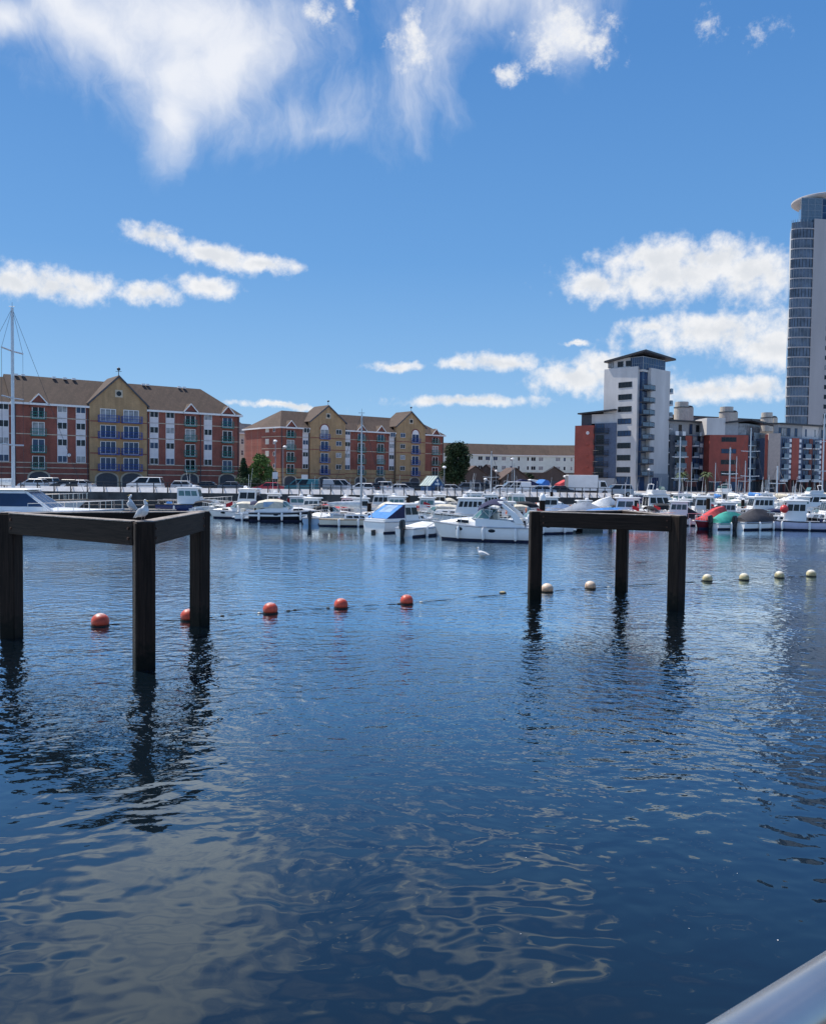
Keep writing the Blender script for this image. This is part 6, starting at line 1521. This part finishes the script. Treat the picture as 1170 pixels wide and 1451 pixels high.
hut(783, 172, 8, 6, 2.5, 5.0, -8, 'dark brown hut left of the red block', brown_b, rt2)
# covered boats on trailers behind the cars
def trailer(px, D, hd, tm, label):
    r = tag(empty('boat_trailer', (gx(px, D), D, QZ), R(hd)), label, 'boat trailer', 'covered boats on trailers behind the cars')
    mb = MB(); mb.loft([[(x, b * c, .8 + z) for c, z in ((1, .5), (.9, .1), (.3, -.15), (-.3, -.15), (-.9, .1), (-1, .5))] for x, b in ((-2.6, .95), (0, 1.05), (1.6, .8), (2.7, .05))]); mb.build('hull', gel_white, r, smooth=True)
    mb = MB(); mb.loft([[(x, b, 1.3), (x, b * .6, 1.3 + h), (x, 0, 1.36 + h), (x, -b * .6, 1.3 + h), (x, -b, 1.3)] for x, b, h in ((-2.65, 1.0, .3), (-1, 1.08, 1.0), (.8, .98, .8), (2.7, .1, .1))]); mb.build('cover', tm, r, smooth=True)
    MB().box(-2.2, 3.6, -.05, .05, .42, .55).build('drawbar', grey_steel, r)
    for s_ in (-1, 1):
        mb = MB(); mb.path([(0, -.1, 0), (0, .1, 0)], .3, 14); o = mb.build('wheel', tyre, r, (-.6, s_ * .9, .3)); mb = MB(); mb.path([(0, -.11, 0), (0, .11, 0)], .16, 10); mb.build('rim', grey_steel, o)
        MB().box(-.8, -.4, s_ * .5 - .05, s_ * .5 + .05, .3, .8).build('bunk', grey_steel, r)
trailer(744, 140, 20, f_navy, 'trailer boat under a navy cover behind the small white van')
trailer(770, 143, 60, f_blue, 'trailer boat under a bright blue cover behind the pale blue saloon')
trailer(757, 150, 15, f_white, 'trailer boat under a white cover between the two blue covers')
trailer(806, 143, 30, f_red, 'trailer boat under a red cover left of the box lorry')

def lamp(px, D, ytop, label, arm=.0, two=False, base=QZ):
    h = 678 + .0125 * (px - 585); z = EYE - (ytop - h) * D / FOC - base
    r = tag(empty('street_lamp', (gx(px, D), D, base)), label, 'street lamp', 'street lamps on the far quay')
    MB().path([(0, 0, 0), (0, 0, 1.2)], .09, 8).build('base', grey_steel, r); MB().path([(0, 0, 1.2), (0, 0, z)], .055, 8).build('pole', grey_steel, r, smooth=True)
    mb = MB(); mb.lathe([(.04, -.1), (.26, .0), (.3, .12), (.18, .26), (.03, .3)], (arm, 0, z), 12); hd = mb.build('lantern', white_paint, r, smooth=True)
    if arm: MB().path([(0, 0, z - .05), (arm, 0, z + .02)], .04, 6).build('arm', grey_steel, hd)
    return r, z
r1, z1_ = lamp(389.5, 122, 626, 'street lamp with a white sign plate low on its pole, left of the teal van')
MB().box(-.4, .4, -.05, -.01, 0, 1.0).build('sign_plate', white_paint, r1, (0, -.06, 1.9))
lamp(400.5, 126, 634, 'street lamp just right of the pole with the sign plate', .25)
lamp(628.5, 118, 663, 'street lamp between the blue kiosk and the dark tree')
lamp(687, 125, 680, 'short lamp with white globe right of the dark tree')
lamp(918, 156, 666, 'street lamp before the glass corner of the white tower', base=QZ)
lamp(702, 160, 668, 'lamp with white lantern before the left half of the pale terrace')
lamp(724.5, 135, 651, 'tall thin lamp before the middle of the pale terrace')
lamp(799.5, 130, 676, 'dark thin lamp before the brown hut near the red block')
r = tag(empty('notice_board', (gx(431, 130), 130, QZ)), 'grey notice board on posts before the middle block entrance', 'sign')
MB().box(-.5, .5, -.04, .04, 1.1, 2.6).build('board', white_paint, r)
for s_ in (-.4, .4): MB().box(s_ - .04, s_ + .04, -.03, .03, 0, 1.1).build('post', grey_steel, r)

# ---------------------------------------------------------------- trees
def leafmat(n, c):
    mt = mat(n, c, .7, var=.45, scale=1.2); mt.node_tree.nodes['Principled BSDF'].inputs['Specular IOR Level'].default_value = .25; return mt
lf_dark = leafmat('dark_leaves', (.028, .050, .020)); lf_mid = leafmat('mid_leaves', (.055, .10, .03)); lf_con = leafmat('conifer_leaves', (.03, .06, .028)); lf_palm = leafmat('palm_leaves', (.09, .12, .05))
lf_bright = leafmat('bright_leaves', (.10, .17, .045))
bark = mat('bark', (.07, .05, .035), .9, var=.3, scale=6)
def tree(px, D, ytop, w, label, lm, kind='round', seed=1, name='tree', base=QZ, n=2600, ls=.30, trunk=.22, nc=26):
    rr = random.Random(seed); h = 678 + .0125 * (px - 585); H = EYE - (ytop - h) * D / FOC - base
    r = tag(empty(name, (gx(px, D), D, base)), label, 'tree' if 'hedge' not in name and 'shrub' not in name else name)
    top = H * (.82 if kind == 'round' else .95)
    tk = MB(); tk.path([(0, 0, -.2), (.05, .02, H * .25), (-.03, .05, H * .55), (.02, 0, top)], w * .07 * trunk / .22, 9, r2=.04); tr = tk.build('trunk', bark, r, smooth=True)
    cl = []
    if kind == 'round':
        for i in range(nc):
            a = rr.uniform(0, 6.283); u = rr.uniform(-.75, 1); q = math.sqrt(max(0, 1 - u * u * .9)) * rr.uniform(.35, 1)
            cl.append((w * .40 * q * math.cos(a), w * .40 * q * math.sin(a), H * .56 + H * .40 * u, w * rr.uniform(.11, .2)))
        for i in range(8):
            c = cl[i * 3]; tk = MB(); tk.path([(0, 0, H * .3), (c[0] * .5, c[1] * .5, (H * .35 + c[2]) / 2), c[:3]], .11, 6, r2=.03); tk.build('limb', bark, tr, smooth=True)
    elif kind == 'cone':
        for i in range(30):
            t = i / 29; k = (1 - t) ** .8; a = i * 2.4; cl.append((w * .34 * k * math.cos(a), w * .34 * k * math.sin(a), H * (.08 + .88 * t), w * (.10 + .13 * k)))
    elif kind == 'hedge':
        for i in range(34): cl.append((rr.uniform(-w / 2, w / 2), rr.uniform(-.5, .5), rr.uniform(.2, 1) * H, rr.uniform(.35, .6)))
    mb = MB()
    for i in range(n):
        c = rr.choice(cl); d = Vector((rr.gauss(0, 1), rr.gauss(0, 1), rr.gauss(0, .8))).normalized() * c[3] * rr.uniform(.55, 1.1)
        p = Vector(c[:3]) + d; s = ls * rr.uniform(.6, 1.3)
        u = Vector((rr.gauss(0, 1), rr.gauss(0, 1), rr.gauss(0, .6))).normalized(); v = u.cross(Vector((rr.gauss(0, 1), rr.gauss(0, 1), rr.gauss(0, 1)))).normalized()
        mb.add([p - u * s, p + v * s * .5, p + u * s, p - v * s * .45], [(0, 1, 2, 3)])
    me = bpy.data.meshes.new('crown'); me.from_pydata(mb.v, [], mb.f); me.materials.append(lm); o = put('crown', me, r); o['kind'] = 'stuff'
    return r
def palm(px, D, ytop, label, seed=1, base=QZ, fl=1.7, nf=22, lm=None):
    rr = random.Random(seed); h = 678 + .0125 * (px - 585); H = EYE - (ytop - h) * D / FOC - base - .5
    r = tag(empty('palm_tree', (gx(px, D), D, base)), label, 'palm tree')
    tk = MB(); tk.path([(0, 0, -.1), (.08, 0, H * .5), (.0, 0, H)], .2, 9, r2=.14); tk.build('trunk', bark, r, smooth=True)
    for i in range(nf):
        a = i * 2.4 + rr.uniform(-.2, .2); el = rr.uniform(-.2, 1.2); mb = MB(); d = Vector((math.cos(a), math.sin(a), 0)); sd = Vector((-d.y, d.x, 0))
        pts = [Vector((0, 0, H)) + d * (fl * t * math.cos(el * (1 - t * .2))) + Vector((0, 0, fl * (math.sin(el) * t - .75 * t * t))) for t in (0, .33, .66, 1)]
        for j in range(3):
            w0, w1 = (.10, .20, .16, .02)[j], (.10, .20, .16, .02)[j + 1]
            mb.add([pts[j] + sd * w0 - Vector((0, 0, w0 * .5)), pts[j], pts[j] - sd * w0 - Vector((0, 0, w0 * .5)), pts[j + 1] + sd * w1 - Vector((0, 0, w1 * .5)), pts[j + 1], pts[j + 1] - sd * w1 - Vector((0, 0, w1 * .5))], [(0, 1, 4, 3), (1, 2, 5, 4)])
        mb.build('frond', lm or lf_palm, r)
    return r
tree(645, 150, 630, 6.0, 'big dark leafy tree at the right end of the middle block', lf_dark, seed=3, n=11000, ls=.24, nc=60)
tree(344.5, 140, 649, 2.6, 'dark conifer against the right end of the left block', lf_con, 'cone', 5, n=2200, ls=.2)
tree(369, 140, 645, 4.2, 'bright green bushy tree in the gap between the two brick blocks', lf_bright, 'round', 2, n=4200, ls=.2, nc=34)
tree(353, 148, 662, 2.6, 'rounded bush between the conifer and the bright bushy tree', lf_mid, 'round', 8, n=1500, ls=.2)
tree(384, 145, 664, 2.4, 'bush at the left foot of the middle block', lf_dark, 'round', 9, n=1500, ls=.2)
tree(358, 133, 679, 5.2, 'clipped low hedge between the two brick blocks', leafmat('hedge_leaves', (.06, .10, .05)), 'hedge', 10, 'hedge', n=2600, ls=.16)
palm(966, 158, 668, 'palm before the dark glazed block by the tall mast', 11)
palm(1000, 158, 668, 'palm left of the red block below the white square panels', 12)
for i, (px, D, yt, lab) in enumerate(((712, 178, 671, 'small dark bush below the left windows of the terrace'), (748, 180, 672, 'small dark bush below the middle windows of the terrace'), (795, 182, 671, 'small dark tree between the terrace and the red block'))):
    tree(px, D, yt, 3.4, lab, lf_dark, 'round', 20 + i, n=1200, ls=.28)

# ---------------------------------------------------------------- gulls
g_w = mat('white_feathers', (.80, .79, .77), .8, var=.06, scale=20); g_g = mat('grey_feathers', (.62, .62, .62), .8, var=.15, scale=15); g_b = mat('gull_beak', (.62, .42, .06), .5, var=.1); g_l = mat('gull_leg', (.55, .36, .30), .6, var=.1); g_k = mat('gull_black', (.01, .01, .01), .5, var=0)
def gull(x, y, z, rz, s, label, turn, upright):
    r = tag(empty('seagull', (x, y, z), R(rz)), label, 'seagull', 'gulls on the left timber frame'); r.scale = (s, s, s)
    tl = R(upright)
    def P3(u, v, w_): return (u * math.cos(tl) - w_ * math.sin(tl), v, .20 + u * math.sin(tl) + w_ * math.cos(tl))
    rings = []
    for u, rw, rh, dz in ((-.27, .012, .008, .01), (-.2, .04, .025, .01), (-.13, .072, .06, .0), (-.04, .10, .095, -.01), (.05, .105, .105, -.005), (.12, .085, .085, .02), (.165, .056, .056, .065), (.185, .044, .045, .11), (.195, .046, .048, .15), (.20, .042, .04, .185), (.2, .012, .010, .21)):
        rings.append([P3(u, rw * math.cos(a), dz + rh * math.sin(a)) if u < .15 else P3(u + rh * math.sin(a) * .8 * (1 if u > .15 else 0), rw * math.cos(a), dz + rh * math.sin(a) * .25) for a in [2 * math.pi * j / 12 for j in range(12)]])
    mb = MB(); mb.loft(rings); b_ = mb.build('body', g_w, r, smooth=True)
    for s_ in (1, -1):
        mb = MB(); mb.loft([[P3(u, s_ * (o + .012 * math.cos(a)), dz + hh * math.sin(a)) for a in [2 * math.pi * j / 8 for j in range(8)]] for u, o, dz, hh in ((.10, .085, .02, .03), (.03, .104, .015, .07), (-.08, .092, .015, .065), (-.18, .05, .03, .03), (-.30, .02, .03, .008))])
        w_ = mb.build('wing', g_g, r, smooth=True)
        mb = MB(); mb.path([P3(.01, s_ * .045, -.08), (0 + .0, s_ * .045, .06), (.0, s_ * .045, .008)], .007, 6); mb.hexa([(-.01, s_ * .045 - .02, 0), (.06, s_ * .045 - .03, 0), (.06, s_ * .045 + .03, 0), (-.01, s_ * .045 + .02, 0)], [(-.01, s_ * .045 - .012, .008), (.055, s_ * .045 - .02, .005), (.055, s_ * .045 + .02, .005), (-.01, s_ * .045 + .012, .008)]); mb.build('leg', g_l, r)
        mb = MB(); mb.ell((0, 0, 0), .007, .005, .007, 8, 6); mb.build('eye', g_k, b_, P3(.222, s_ * .040, .165))
    c = Vector(P3(.235, 0, .155)); d = Vector((math.cos(R(-8)), 0, math.sin(R(-8))))
    mb = MB(); mb.path([c - d * .01, c + d * .03, c + d * .055 + Vector((0, 0, -.006))], .014, 8, r2=.004); mb.build('beak', g_b, b_, smooth=True)
    mb = MB(); mb.path([P3(-.26, .03, .035), P3(-.34, .01, .03)], .010, 6, r2=.003); mb.path([P3(-.26, -.03, .035), P3(-.34, -.01, .03)], .010, 6, r2=.003); mb.build('tail_feathers', g_k, b_)
pn = gp(204, 947)
gull(pn[0] - .02, pn[1], 3.27 + .03, -25, .95, 'gull hunched on the corner post of the left timber frame', 0, 34)
pl, pr = Vector((*gp(16.5, 903), 0)), Vector((*gp(283, 886), 0))
d = ray(186, 727); best = min((abs((pl.lerp(pr, t).x / pl.lerp(pr, t).y) - d.x / d.y), t) for t in [i / 200 for i in range(201)])[1]
q = pl.lerp(pr, best); gull(q.x, q.y, 3.27 + .02, 200, .95, 'gull standing upright on the rear beam of the left timber frame', 0, 48)

v = onz(683, 789, 0)  # gull shape added for a white mark that was not identified
gull(v.x, v.y, -.13, 150, 1.5, 'gull shape standing for an unidentified white mark below the big sports cruiser', 0, 12)
for o in bpy.data.objects:
    if o.name == 'seagull.002': o['group'] = 'gull-shaped stand-ins'
